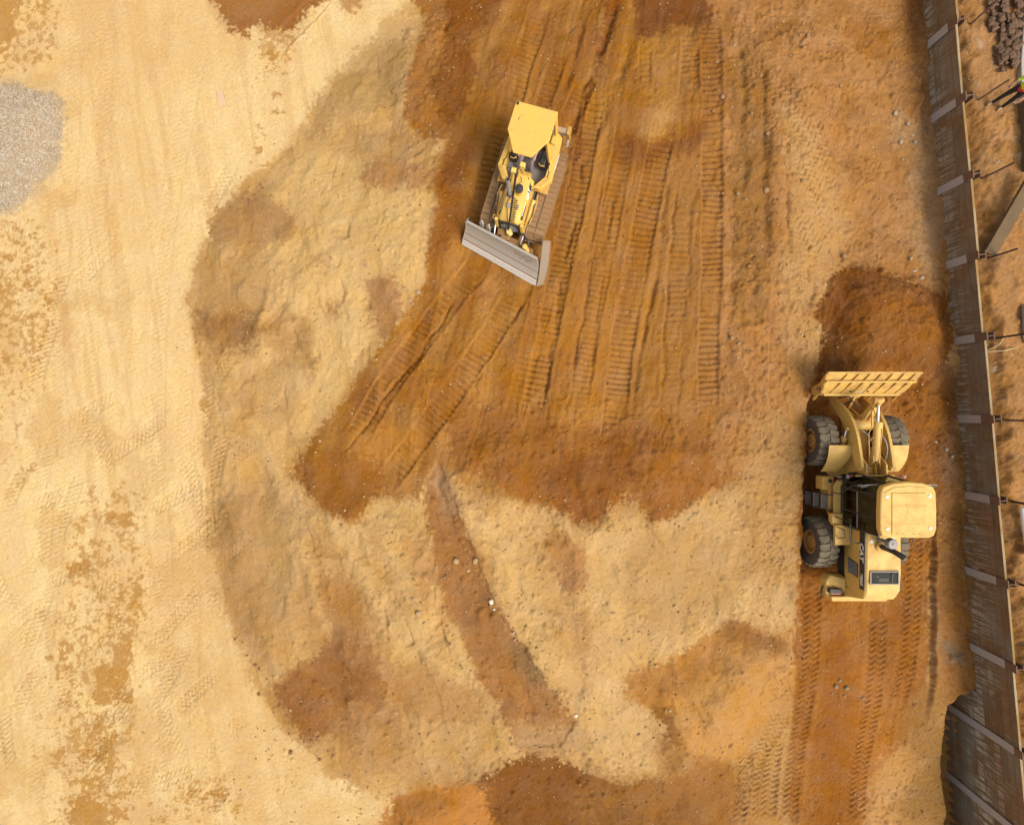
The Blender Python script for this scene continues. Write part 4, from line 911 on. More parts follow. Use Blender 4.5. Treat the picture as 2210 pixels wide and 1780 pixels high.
# ------------------------------------------------------------------ people
def person(name, J, edges, rad, zones, loc, rotz, parent_label, cat='person', hat=None, face=(0, 1, 0)):
    """J: joint -> position, edges: bones, rad: radius per joint; zones: list of (material, joints)"""
    keys = list(J); ix = {k: i for i, k in enumerate(keys)}
    me = bpy.data.meshes.new(name); me.from_pydata([J[k] for k in keys], [(ix[a], ix[b]) for a, b in edges], [])
    o = bpy.data.objects.new(name, me); COL.objects.link(o)
    o.modifiers.new('skin', 'SKIN'); sl = me.skin_vertices[0].data
    for k in keys:
        r = rad[k]; sl[ix[k]].radius = (r, r) if not isinstance(r, tuple) else r
        sl[ix[k]].use_root = (k == 'pelvis')
    ss = o.modifiers.new('sub', 'SUBSURF'); ss.levels = 2; ss.render_levels = 2
    dg = bpy.context.evaluated_depsgraph_get(); dg.update()
    m2 = bpy.data.meshes.new_from_object(o.evaluated_get(dg)); bpy.data.objects.remove(o, do_unlink=True)
    m2.name = name; m2.materials.clear()
    for mat, _ in zones: m2.materials.append(mat)
    zi = {}
    for i, (_, ks) in enumerate(zones):
        for k in ks: zi[k] = i
    P = {k: Vector(J[k]) for k in keys}
    for p in m2.polygons:
        c = p.center; best = None
        for a, b in edges:
            A, B = P[a], P[b]; d = B - A; t = max(0, min(1, (c - A).dot(d) / max(d.length_squared, 1e-9)))
            q = (c - A - d * t).length
            if best is None or q < best[0]: best = (q, a if t < 0.5 else b)
        p.material_index = zi.get(best[1], 0); p.use_smooth = True
    o = mesh_obj(name, m2); o.location = loc; o.rotation_euler = (0, 0, rotz)
    tag(o, parent_label, cat)
    hd = P['head']; f = Vector(face).normalized(); s = f.cross(Vector((0, 0, 1)))
    m = MB()                                                     # nose, ears and eyes follow the head
    m.tube([hd + f * .095 + Vector((0, 0, .02)), hd + f * .118 + Vector((0, 0, -.012)), hd + f * .09 + Vector((0, 0, -.022))], [.008, .016, .012], 8)
    for q in (-1, 1): m.tube([hd + s * q * .082 + Vector((0, 0, .025)), hd + s * q * .094, hd + s * q * .082 + Vector((0, 0, -.03))], [.01, .016, .008], 8)
    m.build('face_features', SKIN, o, smooth=50)
    m = MB()
    for q in (-1, 1): m.lathe([(.002, -.011), (.010, -.006), (.0115, 0), (.010, .006), (.002, .011)], hd + f * .088 + s * q * .032 + Vector((0, 0, .022)), 'z', 10)
    m.build('eyes', BLACK, o, smooth=60)
    m = MB(); prof = [(.003, .128), (.05, .12), (.085, .09), (.103, .045), (.104, .02)]
    if hat: prof = [(.003, .16), (.06, .152), (.10, .12), (.122, .07), (.124, .045), (.15, .04), (.15, .032), (.10, .03)]
    m.lathe([(r, h) for r, h in prof], hd - f * (.012 if not hat else 0), 'z', 20); m.build('hard_hat' if hat else 'hair', hat or HAIR, o, smooth=50)
    return o
def hand(J, E, R, side, wrist, dirv, palmn, thumb):
    """five separate fingers from the palm, slightly curled"""
    d = Vector(dirv).normalized(); n = Vector(palmn).normalized(); t = Vector(thumb).normalized()
    w = Vector(J[wrist]); pk = 'palm' + side; J[pk] = tuple(w + d * .055); R[pk] = (.036, .02); E.append((wrist, pk))
    for i, (off, L) in enumerate([(.030, .075), (.010, .085), (-.010, .078), (-.029, .062)]):
        a, b, c = ['f%d%s%s' % (i, q, side) for q in 'abc']
        base = w + d * .095 + t * off
        J[a] = tuple(base); J[b] = tuple(base + d * L * .5 + n * L * .18); J[c] = tuple(base + d * L * .78 + n * L * .5)
        for k in (a, b, c): R[k] = .0085
        E.extend([(pk, a), (a, b), (b, c)])
    a, b = 'ta' + side, 'tb' + side
    J[a] = tuple(w + d * .05 + t * .042); J[b] = tuple(w + d * .085 + t * .065 + n * .02); R[a] = .011; R[b] = .0095; E.extend([(pk, a), (a, b)])
def standing():
    J = dict(pelvis=(0, 0, .96), waist=(0, .01, 1.10), chest=(0, .0, 1.32), neckb=(0, -.01, 1.47), neck=(0, .0, 1.54), head=(0, .02, 1.65), crown=(0, .015, 1.74))
    R = dict(pelvis=(.165, .12), waist=(.15, .105), chest=(.175, .12), neckb=(.10, .08), neck=.055, head=(.082, .095), crown=(.06, .07))
    E = [('pelvis', 'waist'), ('waist', 'chest'), ('chest', 'neckb'), ('neckb', 'neck'), ('neck', 'head'), ('head', 'crown')]
    for s, q in (('L', -1), ('R', 1)):
        J['hip' + s] = (q * .10, 0, .90); J['knee' + s] = (q * .12, .03 + .05 * q, .50); J['ank' + s] = (q * .13, -.02 + .10 * q, .10); J['heel' + s] = (q * .13, -.05 + .10 * q, .045); J['toe' + s] = (q * .15, .15 + .10 * q, .04)
        J['sho' + s] = (q * .19, -.01, 1.42); J['elb' + s] = (q * .27, .03, 1.14); J['wri' + s] = (q * .25, .20, .95)
        for k, r in (('hip', .095), ('knee', .068), ('ank', .052), ('heel', .045), ('toe', .042), ('sho', .072), ('elb', .052), ('wri', .034)): R[k + s] = r
        E += [('pelvis', 'hip' + s), ('hip' + s, 'knee' + s), ('knee' + s, 'ank' + s), ('ank' + s, 'heel' + s), ('heel' + s, 'toe' + s), ('neckb', 'sho' + s), ('sho' + s, 'elb' + s), ('elb' + s, 'wri' + s)]
        hand(J, E, R, s, 'wri' + s, (0, .35, -1), (0, 1, 0.1), (-q, .2, 0))
    return J, R, E
def seated(spread=.13, fwd=.42):
    J = dict(pelvis=(0, 0, .10), waist=(0, -.02, .26), chest=(0, -.03, .47), neckb=(0, -.03, .62), neck=(0, -.01, .69), head=(0, .02, .80), crown=(0, .015, .89))
    R = dict(pelvis=(.17, .13), waist=(.155, .115), chest=(.18, .125), neckb=(.10, .08), neck=.055, head=(.082, .095), crown=(.06, .07))
    E = [('pelvis', 'waist'), ('waist', 'chest'), ('chest', 'neckb'), ('neckb', 'neck'), ('neck', 'head'), ('head', 'crown')]
    for s, q in (('L', -1), ('R', 1)):
        J['hip' + s] = (q * .10, .04, .08); J['knee' + s] = (q * spread, fwd, .12); J['ank' + s] = (q * (spread + .03), fwd + .16, -.28); J['heel' + s] = (q * (spread + .03), fwd + .13, -.335); J['toe' + s] = (q * (spread + .05), fwd + .34, -.31)
        J['sho' + s] = (q * .19, -.03, .57); J['elb' + s] = (q * .27, .10, .34); J['wri' + s] = (q * .24, .32, .30)
        for k, r in (('hip', .095), ('knee', .072), ('ank', .052), ('heel', .046), ('toe', .042), ('sho', .072), ('elb', .052), ('wri', .034)): R[k + s] = r
        E += [('pelvis', 'hip' + s), ('hip' + s, 'knee' + s), ('knee' + s, 'ank' + s), ('ank' + s, 'heel' + s), ('heel' + s, 'toe' + s), ('neckb', 'sho' + s), ('sho' + s, 'elb' + s), ('elb' + s, 'wri' + s)]
        hand(J, E, R, s, 'wri' + s, (0, 1, -.1), (0, .1, -1), (-q, .2, 0))
    return J, R, E
def fingers(J): return [k for k in J if k.startswith(('palm', 'f0', 'f1', 'f2', 'f3', 'ta', 'tb'))]
J, R, E = standing()
x_, y_ = s2w(2153, 226, 1.5)
person('person', J, E, R, [(TROUSER_D, ['hipL', 'hipR', 'kneeL', 'kneeR', 'ankL', 'ankR']), (HIRED, ['pelvis']), (HIVIS, ['waist', 'chest', 'neckb', 'shoL', 'shoR', 'elbL', 'elbR']),
        (SKIN, ['neck', 'head', 'crown', 'wriL', 'wriR'] + fingers(J)), (BOOT, ['heelL', 'heelR', 'toeL', 'toeR'])], (x_ - .05, y_ - .03, zat(x_, y_)), math.radians(118),
        'person in dark trousers and yellow and red hi vis jacket standing at right edge', hat=HELMET)
# ------------------------------------------------------------------ lettering
def text(name, s, size, mat, parent, M, shear=0.0, wide=1.0, bold=0.0):
    cu = bpy.data.curves.new(name, 'FONT'); cu.body = s; cu.size = size; cu.extrude = 0.0015; cu.align_x = 'CENTER'; cu.align_y = 'CENTER'; cu.shear = shear; cu.offset = bold
    o = bpy.data.objects.new(name, cu); COL.objects.link(o)
    dg = bpy.context.evaluated_depsgraph_get(); dg.update()
    me = bpy.data.meshes.new_from_object(o.evaluated_get(dg)); bpy.data.objects.remove(o, do_unlink=True)
    me.materials.clear(); me.transform(M @ Matrix.Diagonal((wide, 1, 1, 1))); return mesh_obj(name, me, mat, parent)
def frame(o, xa, ya):
    xa = Vector(xa).normalized(); ya = Vector(ya); ya = (ya - xa * ya.dot(xa)).normalized(); za = xa.cross(ya)
    return Matrix.Translation(o) @ Matrix((xa, ya, za)).transposed().to_4x4()
def mir(pts): return [(-p[0], *p[1:]) for p in pts][::-1]

# ------------------------------------------------------------------ bulldozer (local +Y drives forward, +X is its right hand)
DOZ_O = (0.407, 7.04); ROLL = math.radians(3.5); DTH = math.radians(162.7)
def foot_z(o, th, pts):
    zz = []
    for (a, b) in pts:
        zz.append(zat(o[0] + a * math.cos(th) - b * math.sin(th), o[1] + a * math.sin(th) + b * math.cos(th)))
    return sum(zz) / len(zz)
dz = foot_z(DOZ_O, DTH, [(sx * x, y) for sx in (-1, 1) for x in (.55, .75, .95) for y in (-1.1, -.6, 0, .6, 1.1)])
doz = empty('bulldozer', (*DOZ_O, dz + 0.01), (0, ROLL, DTH))
tag(doz, 'yellow crawler bulldozer with canopy roof and grey front blade', 'bulldozer')
shoe = MB()
shoe.box((0, 0, 0.012), (.56, .168, .024)); shoe.prism_x([(-.084, .02), (-.060, .02), (-.066, .062), (-.080, .062)], -.28, .28)
shoe_me = shoe.mesh('track_shoe'); shoe_me.materials.append(SHOE)
RC, FC, RR, FR = (-1.03, .43), (1.05, .41), .38, .36
def loop_pts(n):
    pts = []; Ls = math.hypot(FC[0] - RC[0], 0); L = 2 * Ls + math.pi * (RR + FR)
    for k in range(n):
        s = L * k / n
        if s < Ls: t = s / Ls; pts.append((RC[0] + (FC[0] - RC[0]) * t, RC[1] + RR + (FC[1] + FR - RC[1] - RR) * t - .02 * math.sin(math.pi * t), 0.0)); continue
        s -= Ls
        if s < math.pi * FR: a = s / FR; pts.append((FC[0] + FR * math.sin(a), FC[1] + FR * math.cos(a), -a)); continue
        s -= math.pi * FR
        if s < Ls: t = s / Ls; pts.append((FC[0] + (RC[0] - FC[0]) * t, FC[1] - FR + (RC[1] - RR - FC[1] + FR) * t, -math.pi)); continue
        s -= Ls; a = s / RR; pts.append((RC[0] - RR * math.sin(a), RC[1] - RR * math.cos(a), -math.pi - a))
    return pts
for sgn in (-1, 1):
    m = MB(); X0 = sgn * .755
    m.box((X0, 0.02, .38), (.20, 2.0, .30)); m.cyl((X0 - .06, RC[0], RC[1]), (X0 + .06, RC[0], RC[1]), .32, 22); m.cyl((X0 - .09, FC[0], FC[1]), (X0 + .09, FC[0], FC[1]), .30, 22)
    for y in (-.75, -.45, -.15, .15, .45, .75): m.cyl((X0 - .13, y, .16), (X0 + .13, y, .16), .10, 14)
    m.cyl((X0 - .1, 0, .70), (X0 + .1, 0, .70), .07, 12)
    m.tube([(X0, p[0], p[1]) for p in loop_pts(60)], .035, 6)
    tr = m.build('track', DARK, doz, smooth=35)
    for (y, z, a) in loop_pts(38):
        o = mesh_obj('track_shoe', shoe_me, None, tr)
        o.matrix_local = Matrix.Translation((X0, y, z)) @ Matrix.Rotation(a, 4, 'X')
# body, hood and grille
m = MB(); m.box((0, -.05, .62), (.86, 2.5, .5)); m.box((0, -1.35, .85), (.7, .35, .6)); m.box((0, .6, .55), (1.1, .25, .2)); m.box((0, -.6, .55), (1.1, .25, .2)); m.build('main_frame', DARK, doz, .02)
hw = lambda y: .40 - (1.42 - y) * .02
rings = []
for y, t in ((.02, 1.70), (.5, 1.68), (1.0, 1.63), (1.30, 1.58), (1.40, 1.52)):
    w = hw(y) - (.03 if y > 1.35 else 0)
    rings.append([(-w, y, .85), (w, y, .85), (w, y, t - .20), (w - .11, y, t - .02), (w - .15, y, t), (-w + .15, y, t), (-w + .11, y, t - .02), (-w, y, t - .20)])
MB().loft(rings).build('hood', YEL_D, doz, .012)
# black chamfer stripes with lettering
for sgn in (-1, 1):
    a = Vector((sgn * (hw(.2) - .113 + .006), .2, 1.672)); b = Vector((sgn * (hw(.2) + .006), .2, 1.492)); c = Vector((sgn * (hw(1.25) + .006), 1.25, 1.39)); d = Vector((sgn * (hw(1.25) - .113 + .006), 1.25, 1.572))
    n = (b - a).cross(d - a).normalized() * (.004 if sgn > 0 else -.004); n = n if n.z > 0 else -n
    lo = lambda p, q, t: p + (q - p) * t
    st = MB().extrude([lo(a, b, .18), lo(a, b, .80), lo(d, c, .72), lo(d, c, .25)], n).build('side_stripe', BLACK, doz)
    o = (lo(a, b, .5) + lo(d, c, .5)) / 2 + n * 1.6; ydir = (d - a) if sgn < 0 else (a - d); up = (a - b)
    o = lo(lo(a, b, .47), lo(d, c, .47), .27) + n * 1.7
    text('lettering', 'CAT', .15, WHITE, st, frame(o, -ydir if sgn < 0 else -ydir, up), 0.25, 1.05, .006)
    for k, (t0, t1, mt) in enumerate([(.50, .90, WHITE), (.52, .86, REDD)]):
        v0, v1 = ((.30, .42) if k == 0 else (.50, .56))
        MB().extrude([lo(lo(a, b, v0), lo(d, c, v0), t0) + n * 1.5, lo(lo(a, b, v0), lo(d, c, v0), t1) + n * 1.5, lo(lo(a, b, v1), lo(d, c, v1), t1) + n * 1.5, lo(lo(a, b, v1), lo(d, c, v1), t0) + n * 1.5], n * .5).build('stripe_decal', mt, st)
g = MB(); g.box((0, 1.405, 1.12), (.70, .06, .62)); gr_ = g.build('radiator_grille', BLACK, doz, .01)
m = MB()
for r in (.10, .18, .26): m.tube([(r * math.cos(a), 1.455, 1.10 + r * math.sin(a)) for a in [2 * math.pi * k / 28 for k in range(29)]], .007, 6)
for k in range(8):
    a = math.pi * k / 8; m.cyl((-.28 * math.cos(a), 1.452, 1.10 - .28 * math.sin(a)), (.28 * math.cos(a), 1.452, 1.10 + .28 * math.sin(a)), .006, 6)
m.build('fan_guard', GREYM, gr_)
for sgn in (-1, 1):
    MB().box((sgn * .40, 1.40, 1.13), (.10, .09, .74)).build('grille_post', YEL_D, doz, .015)
    MB().tube([(sgn * (hw(y) + .018), y, 1.46 - (y - .1) * .07) for y in (.15, .5, .9, 1.28)], .013, 6).build('hood_rail', YEL_D, doz)
    MB().tube([(sgn * .45, 1.28, 1.40), (sgn * .52, 1.30, 1.41), (sgn * .52, 1.38, 1.41), (sgn * .45, 1.40, 1.40)], .013, 6).build('lamp_bracket', YEL_D, doz)
# exhaust and pre cleaner
m = MB(); m.tube([(.19, .66, 1.62), (.19, .66, 2.62), (.19, .655, 2.72)], .058, 16, cap=False); m.tube([(.19, .655, 2.71), (.19, .66, 2.55)], .050, 16, cap=False); m.build('exhaust_pipe', GREYM, doz, smooth=40)
MB().lathe([(.10, 1.64), (.10, 1.70), (.075, 1.72)], (.19, .66, 0), 'z', 18).build('exhaust_base', DARK, doz, smooth=40)
MB().lathe([(.085, 1.66), (.085, 1.88), (.10, 1.89), (.10, 1.94), (.06, 1.95)], (-.09, .56, 0), 'z', 20).build('pre_cleaner_stem', YEL_D, doz, smooth=40)
MB().lathe([(.05, 1.945), (.115, 1.955), (.118, 2.08), (.10, 2.10), (.045, 2.105), (.045, 2.13), (.02, 2.135)], (-.09, .56, 0), 'z', 24).build('pre_cleaner', BLACK, doz, smooth=40)
# fenders, tanks, floor
FEN = [(-.42, -1.62), (-.66, -1.60), (-.78, -1.50), (-.86, -.20), (-.60, .17), (-.36, .17), (-.64, -.26), (-.64, -.80), (-.42, -.90)]
for sgn in (-1, 1):
    poly = FEN if sgn < 0 else mir(FEN)
    fe = MB().prism(poly, 1.16, 1.42).build('fender', YEL_D, doz, .02)
    lid = [(-.50, -1.52), (-.64, -1.50), (-.66, -1.20), (-.50, -1.22)]
    MB().prism(lid if sgn < 0 else mir(lid), 1.415, 1.52).build('tank_lid', YEL_D, fe, .012)
    stp = [(-.82, -.20), (-.61, .10), (-.50, .10), (-.72, -.22)]
    MB().prism(stp if sgn < 0 else mir(stp), 1.418, 1.432).build('tread_plate', YEL_DIRTY, fe, .003)
    MB().box((sgn * .66, -.55, 1.25), (.05, .62, .38)).build('side_panel', YEL_D, doz, .012)
    m = MB(); m.tube([(sgn * .655, -.80, 1.44), (sgn * .66, -.44, 1.437), (sgn * .71, -.41, 1.437), (sgn * .71, -.22, 1.437)], .012, 6); m.build('hose', BLACK, fe)
    if sgn < 0: MB().box((-.84, -.75, 1.34), (.012, .55, .10)).build('decal', WHITE, fe)
    m = MB(); m.box((sgn * .70, -.02, 1.05), (.22, .30, .03)); m.cyl((sgn * .80, .10, .75), (sgn * .80, .10, 1.05), .012, 6); m.build('step', YEL_DIRTY, doz, .006)
MB().prism([(-.64, -1.3), (.64, -1.3), (.64, -.26), (.36, .17), (-.36, .17), (-.64, -.26)], 1.00, 1.03).build('floor_plate', GREY, doz)
m = MB(); m.loft([[(-.24, -.18, 1.03), (.24, -.18, 1.03), (.24, .03, 1.03), (-.24, .03, 1.03)], [(-.22, -.16, 1.60), (.22, -.16, 1.60), (.24, .03, 1.72), (-.24, .03, 1.72)]]); m.build('dashboard', YEL_D, doz, .015)
m = MB(); m.box((0, -.16, 1.60), (.38, .02, .14)); m.build('instrument_panel', BLACK, doz, .006)
m = MB(); m.tube([(.10, .0, 1.72), (.14, -.06, 1.80), (.06, -.10, 1.83), (-.02, -.08, 1.79), (-.06, -.02, 1.72)], .015, 6); m.build('dash_rail', YEL_D, doz)
seat = MB(); seat.box((.05, -.98, 1.30), (.50, .52, .14)); seat.box((.05, -1.26, 1.62), (.48, .13, .60), Matrix.Rotation(math.radians(8), 4, 'X')); seat.box((.05, -1.0, 1.12), (.34, .36, .20)); seat.build('seat', BLACK, doz, .04)
for sgn in (-1, 1):
    cs = MB(); cs.box((sgn * .44, -.72, 1.34), (.18, .46, .30)); cb = cs.build('control_console', BLACK, doz, .03)
    MB().lathe([(.02, 1.48), (.018, 1.56), (.035, 1.58), (.03, 1.64), (.01, 1.65)], (sgn * .42, -.55, 0), 'z', 12).build('joystick', BLACK, cb, smooth=40)
    MB().tube([(sgn * .36, -.52, 1.42), (sgn * .36, -.52, 1.56), (sgn * .42, -.44, 1.58), (sgn * .52, -.46, 1.58), (sgn * .52, -.52, 1.42)], .014, 6).build('grab_rail', YEL_D, cb)
# canopy and its posts
for sgn in (-1, 1):
    for a, b, nm in (((sgn * .60, -1.50, 1.40), (sgn * .56, -1.46, 2.66), 'rear_post'), ((sgn * .63, -.70, 1.40), (sgn * .50, -.78, 2.66), 'front_post')):
        A, B = Vector(a), Vector(b); M4 = (B - A).to_track_quat('Z', 'Y').to_matrix().to_4x4()
        MB().box((A + B) / 2, (.085, .10, (B - A).length), M4).build(nm, YEL_D, doz, .012)
    MB().extrude([(sgn * .55, -1.42, 2.62), (sgn * .56, -.80, 2.62), (sgn * .56, -.80, 2.50), (sgn * .56, -1.42, 2.50)], (sgn * -.03, 0, 0)).build('canopy_rail', YEL_D, doz, .006)
can = MB().prism([(.615, -1.53), (.615, -.70), (.27, -.11), (-.27, -.11), (-.615, -.70), (-.615, -1.53)], 2.64, 2.70).build('canopy', YEL_D, doz, .018)
MB().lathe([(.035, 2.70), (.035, 2.76), (.02, 2.78)], (.54, -1.45, 0), 'z', 12).build('beacon', BLACK, can, smooth=40)
for x, y in ((.45, -.72), (.12, -.20), (-.44, -.62), (.5, -.70)): MB().lathe([(.010, 2.699), (.010, 2.706)], (x, y, 0), 'z', 8).build('bolt', DARK, can)
for p0, p1 in (((.38, -1.10), (.40, -1.02)), ((.33, -1.18), (.345, -1.16))): MB().box(((p0[0] + p1[0]) / 2, (p0[1] + p1[1]) / 2, 2.7015), (.018, .09 if p0[0] > .35 else .04, .002), Matrix.Rotation(-.2, 4, 'Z')).build('scratch', DARK, can)
# blade
BL, BR, TL, TR = Vector((1.52, 2.06, .015)), Vector((-1.20, 2.69, .015)), Vector((1.36, 1.60, .98)), Vector((-1.08, 2.10, .98))
bk = Vector((-.22, -.975, 0)).normalized()
def bp(u, t, off=0.0):
    a = BL.lerp(TL, t); b = BR.lerp(TR, t); p = a.lerp(b, u)
    return p + bk * (.16 * 4 * t * (1 - t) * .8 + off)
NT_ = 14
m = MB(); rings = []
for u in (0, .25, .5, .75, 1):
    rings.append([bp(u, .13 + .87 * k / NT_) for k in range(NT_ + 1)] + [bp(u, .13 + .87 * k / NT_, .045) for k in range(NT_, -1, -1)])
blade = m.loft(rings).build('blade', STEEL, doz, smooth=30)
m = MB(); m.loft([[bp(u, 0, .0) , bp(u, .16, -.022), bp(u, .16, -.002), bp(u, .0, .028)] for u in (-.005, .5, 1.005)]); ce = m.build('cutting_edge', STEEL_L, blade, .004)
m = MB()
for k in range(15):
    u = .10 + .80 * k / 14; p = bp(u, .085, -.016); m.cyl(p + bk * .01, p - bk * .004, .013, 8)
for u in (.02, .045, .07, .93, .955, .98):
    p = bp(u, .10, -.018); m.cyl(p + bk * .01, p - bk * .004, .013, 8)
m.build('edge_bolts', DARK, blade)
for t, w in ((.185, .012), (.40, .010)):
    MB().loft([[bp(u, t - w, -.008), bp(u, t + w, -.008), bp(u, t + w, .004), bp(u, t - w, .004)] for u in (0.0, .25, .5, .75, 1.0)]).build('weld_seam', RUSTY, blade)
m = MB(); m.loft([[bp(u, 1.0, -.02), bp(u, 1.035, -.02), bp(u, 1.035, .06), bp(u, 1.0, .06)] for u in (0, .5, 1)]); m.build('top_lip', STEEL, blade, .006)
rs = random.Random(3); m = MB()
for k in range(26):
    u, t = rs.uniform(.68, .93), rs.uniform(.55, .75); p = bp(u, t, -.006); r = rs.uniform(.012, .04); m.lathe([(r * .6, -.004), (r, 0), (r * .5, .006)], p, 'y', 7)
m.build('mud_splash', MUD, blade)
for u in (0.0,):       # end plates and folded wing
    m = MB(); m.loft([[bp(0, t, -.03) + Vector((.0, 0, 0)), bp(0, t, -.03) + Vector((.025, -.005, 0)), bp(0, t, .12) + Vector((.025, -.005, 0)), bp(0, t, .12)] for t in (.14, .3, .5, .7, .85, 1.0)]); m.build('end_plate', STEEL, blade, .004)
w0, w1, w2, w3 = bp(1, .0), Vector((-1.46, 2.60, .0)), Vector((-1.34, 1.44, .84)), Vector((-1.10, 1.38, 1.0))
m = MB(); wr = []
for t in (0, .15, .35, .6, .85, 1.0):
    inn = bp(1.01, min(t, 1.0), .01 + .05 * t).lerp(w3, max(0, t - .55) / .45 * .75) + Vector((-.02, 0, 0)); out = w1.lerp(w2, t) + Vector((-.05 * math.sin(math.pi * t), 0, 0))
    wr.append([inn, out, out + Vector((.02, -.06, 0)), inn + Vector((.02, -.06, 0))])
wing = m.loft(wr).build('blade_wing', paint('muddy wing steel', (.21, .17, .125), dust=(.27, .15, .06), amount=1.2, scale=2.5, rough=.6), blade, .006)
m = MB(); rs = random.Random(9)
for k in range(30):
    t = .05 + .92 * k / 29; out = w1.lerp(w2, t) + Vector((-.05 * math.sin(math.pi * t), -.02, .01)); r = rs.uniform(.018, .034); m.lathe([(r * .3, -r), (r, 0), (r * .3, r)], out, 'z', 7)
m.build('wing_edge_mud', MUD, wing)
for x, y in ((.86, 1.50), (.62, 1.56)):
    m = MB(); m.extrude([(x - .05, y + .16, .55), (x + .08, y + .12, .55), (x + .06, y - .02, 1.08), (x + .0, y - .06, 1.16), (x - .06, y + .02, 1.05)], (.03, .035, 0)); m.build('blade_bracket', STEEL, blade, .006)
# push frame, cylinders
for sgn in (-1, 1):
    m = MB(); m.tube([(sgn * .42, .2, .42), (sgn * .44, 1.0, .40), (sgn * .30, 1.65, .40)], .09, 8); m.build('push_arm', MUD, doz, smooth=40)
    cy = MB(); cy.cyl((sgn * .50, .62, 1.28), (sgn * .47, 1.40, .92), .055, 14); cy.cyl((sgn * .505, .50, 1.33), (sgn * .50, .64, 1.27), .075, 12); cyl_ = cy.build('lift_cylinder', YEL_D if sgn < 0 else YEL_DIRTY, doz, .006)
    MB().cyl((sgn * .47, 1.40, .92), (sgn * .44, 1.74, .76), .028, 12).build('piston_rod', CHROME, cyl_, smooth=40)
    MB().tube([(sgn * .56, .60, 1.33), (sgn * .60, .9, 1.26), (sgn * .52, 1.2, 1.10), (sgn * .50, 1.5, .95), (sgn * .62, 1.62, .92)], .018, 6).build('hydraulic_hose', BLACK, cyl_)
    MB().tube([(sgn * .57, .30, 1.30), (sgn * .62, .55, 1.30), (sgn * .60, .85, 1.18), (sgn * .56, 1.15, 1.05)], .014, 6).build('hydraulic_hose', YEL_D, cyl_)
m = MB(); m.loft([[(-.34, 1.60, .25), (.36, 1.52, .25), (.36, 1.52, .70), (-.34, 1.60, .70)], [(-.55, 2.02, .2), (.55, 1.80, .2), (.55, 1.80, .75), (-.55, 2.02, .75)]]); m.build('push_frame_nose', MUD, doz, .03)
m = MB(); m.box((.24, 1.55, .78), (.24, .20, .26), Matrix.Rotation(.2, 4, 'Z')); m.box((.08, 1.68, .80), (.30, .18, .14), Matrix.Rotation(.2, 4, 'Z')); m.build('nose_clod', MUD, doz, .03)
m = MB(); m.lathe([(.05, -.06), (.085, -.04), (.085, .04), (.05, .06)], (-.62, 1.83, .98), 'z', 10); m.box((-.72, 1.90, .93), (.10, .14, .05), Matrix.Rotation(.6, 4, 'Z')); m.build('tilt_bracket', YEL_D, blade, .008)
m = MB(); m.tube([(-.2, 1.45, .9), (-.45, 1.50, 1.0), (-.66, 1.62, 1.02), (-.74, 1.78, .96)], .022, 6); m.build('blade_hose', BLACK, doz)
m = MB(); m.extrude([(-.40, 1.86, .62), (-.92, 1.98, .62), (-.86, 1.78, .70), (-.45, 1.70, .74)], (0, 0, .06)); m.build('blade_gusset', MUD, blade, .01)
# levelling mast with receivers, standing on the blade
mast_b = Vector((-.01, 1.58, 1.0))
m = MB(); m.extrude([(.06, 1.50, 1.02), (-.02, 1.42, 1.02), (-.16, 1.58, 1.02), (-.10, 1.68, 1.02), (.04, 1.62, 1.02)], (0, 0, .12)); mb_ = m.build('mast_foot', paint('pale yellow bracket', (.62, .50, .16), amount=.3), blade, .01)
mast = MB().tube([mast_b + Vector((.02, -.06, .05)), (-.30, 1.15, 4.35)], .030, 12).build('levelling_mast', BLACK, blade, smooth=40)
for (x, y, z) in ((-.22, 1.07, 4.32), (-.40, .90, 4.36)):
    MB().box((x, y, z), (.13, .12, .16)).build('laser_receiver', paint('receiver yellow %.1f' % x, (.62, .46, .10), amount=.3), mast, .014)
m = MB(); m.tube([(-.30, 1.15, 4.32), (-.25, 1.06, 4.34), (-.32, .97, 4.36), (-.41, .92, 4.34)], .018, 6); m.box((-.29, 1.02, 4.34), (.06, .10, .10)); m.box((-.31, 1.10, 4.26), (.05, .12, .08)); m.build('receiver_clamp', DARK, mast, .004)
m = MB(); m.tube([(-.28, 1.10, 4.26), (-.08, 1.0, 4.3), (.0, 1.03, 4.24)], .010, 6); m.build('antenna_arm', DARK, mast)
coil = []
for k in range(150):
    t = k / 149; a = 2 * math.pi * 10.5 * t; c0 = Vector((-.05, .78, 1.76)).lerp(Vector((-.14, 1.44, 1.62)), t)
    coil.append(c0 + Vector((.055 * math.cos(a), .028 * math.sin(a) * .6, .055 * math.sin(a))))
MB().tube([(-.27, 1.14, 4.2), (-.18, 1.1, 3.4), (-.02, .95, 2.4), (-.05, .80, 1.8)] + coil + [(-.06, 1.5, 1.5), (-.02, 1.56, 1.2)], .009, 5).build('coiled_cable', BLACK, mast)
MB().tube([(.10, .70, 1.70), (.17, .85, 1.70), (.20, 1.0, 1.68), (.12, 1.12, 1.67), (.08, 1.25, 1.66), (.02, 1.42, 1.58)], .012, 6).build('cable', BLACK, doz)
MB().box((.10, .98, 1.665), (.13, .13, .03)).build('gauge_plate', GREYM, doz, .006); MB().box((-.16, .96, 1.66), (.05, .14, .02)).build('gauge_plate', GREYM, doz, .004)
MB().tube([(.02, .1, 1.73), (-.06, .22, 1.74), (.03, .34, 1.74), (-.03, .48, 1.74)], .009, 5).build('cable', BLACK, doz)
MB().tube([(-.2, .05, 1.72), (-.32, .2, 1.60), (-.36, .34, 1.55), (-.5, .2, 1.46)], .012, 5).build('cable', BLACK, doz)
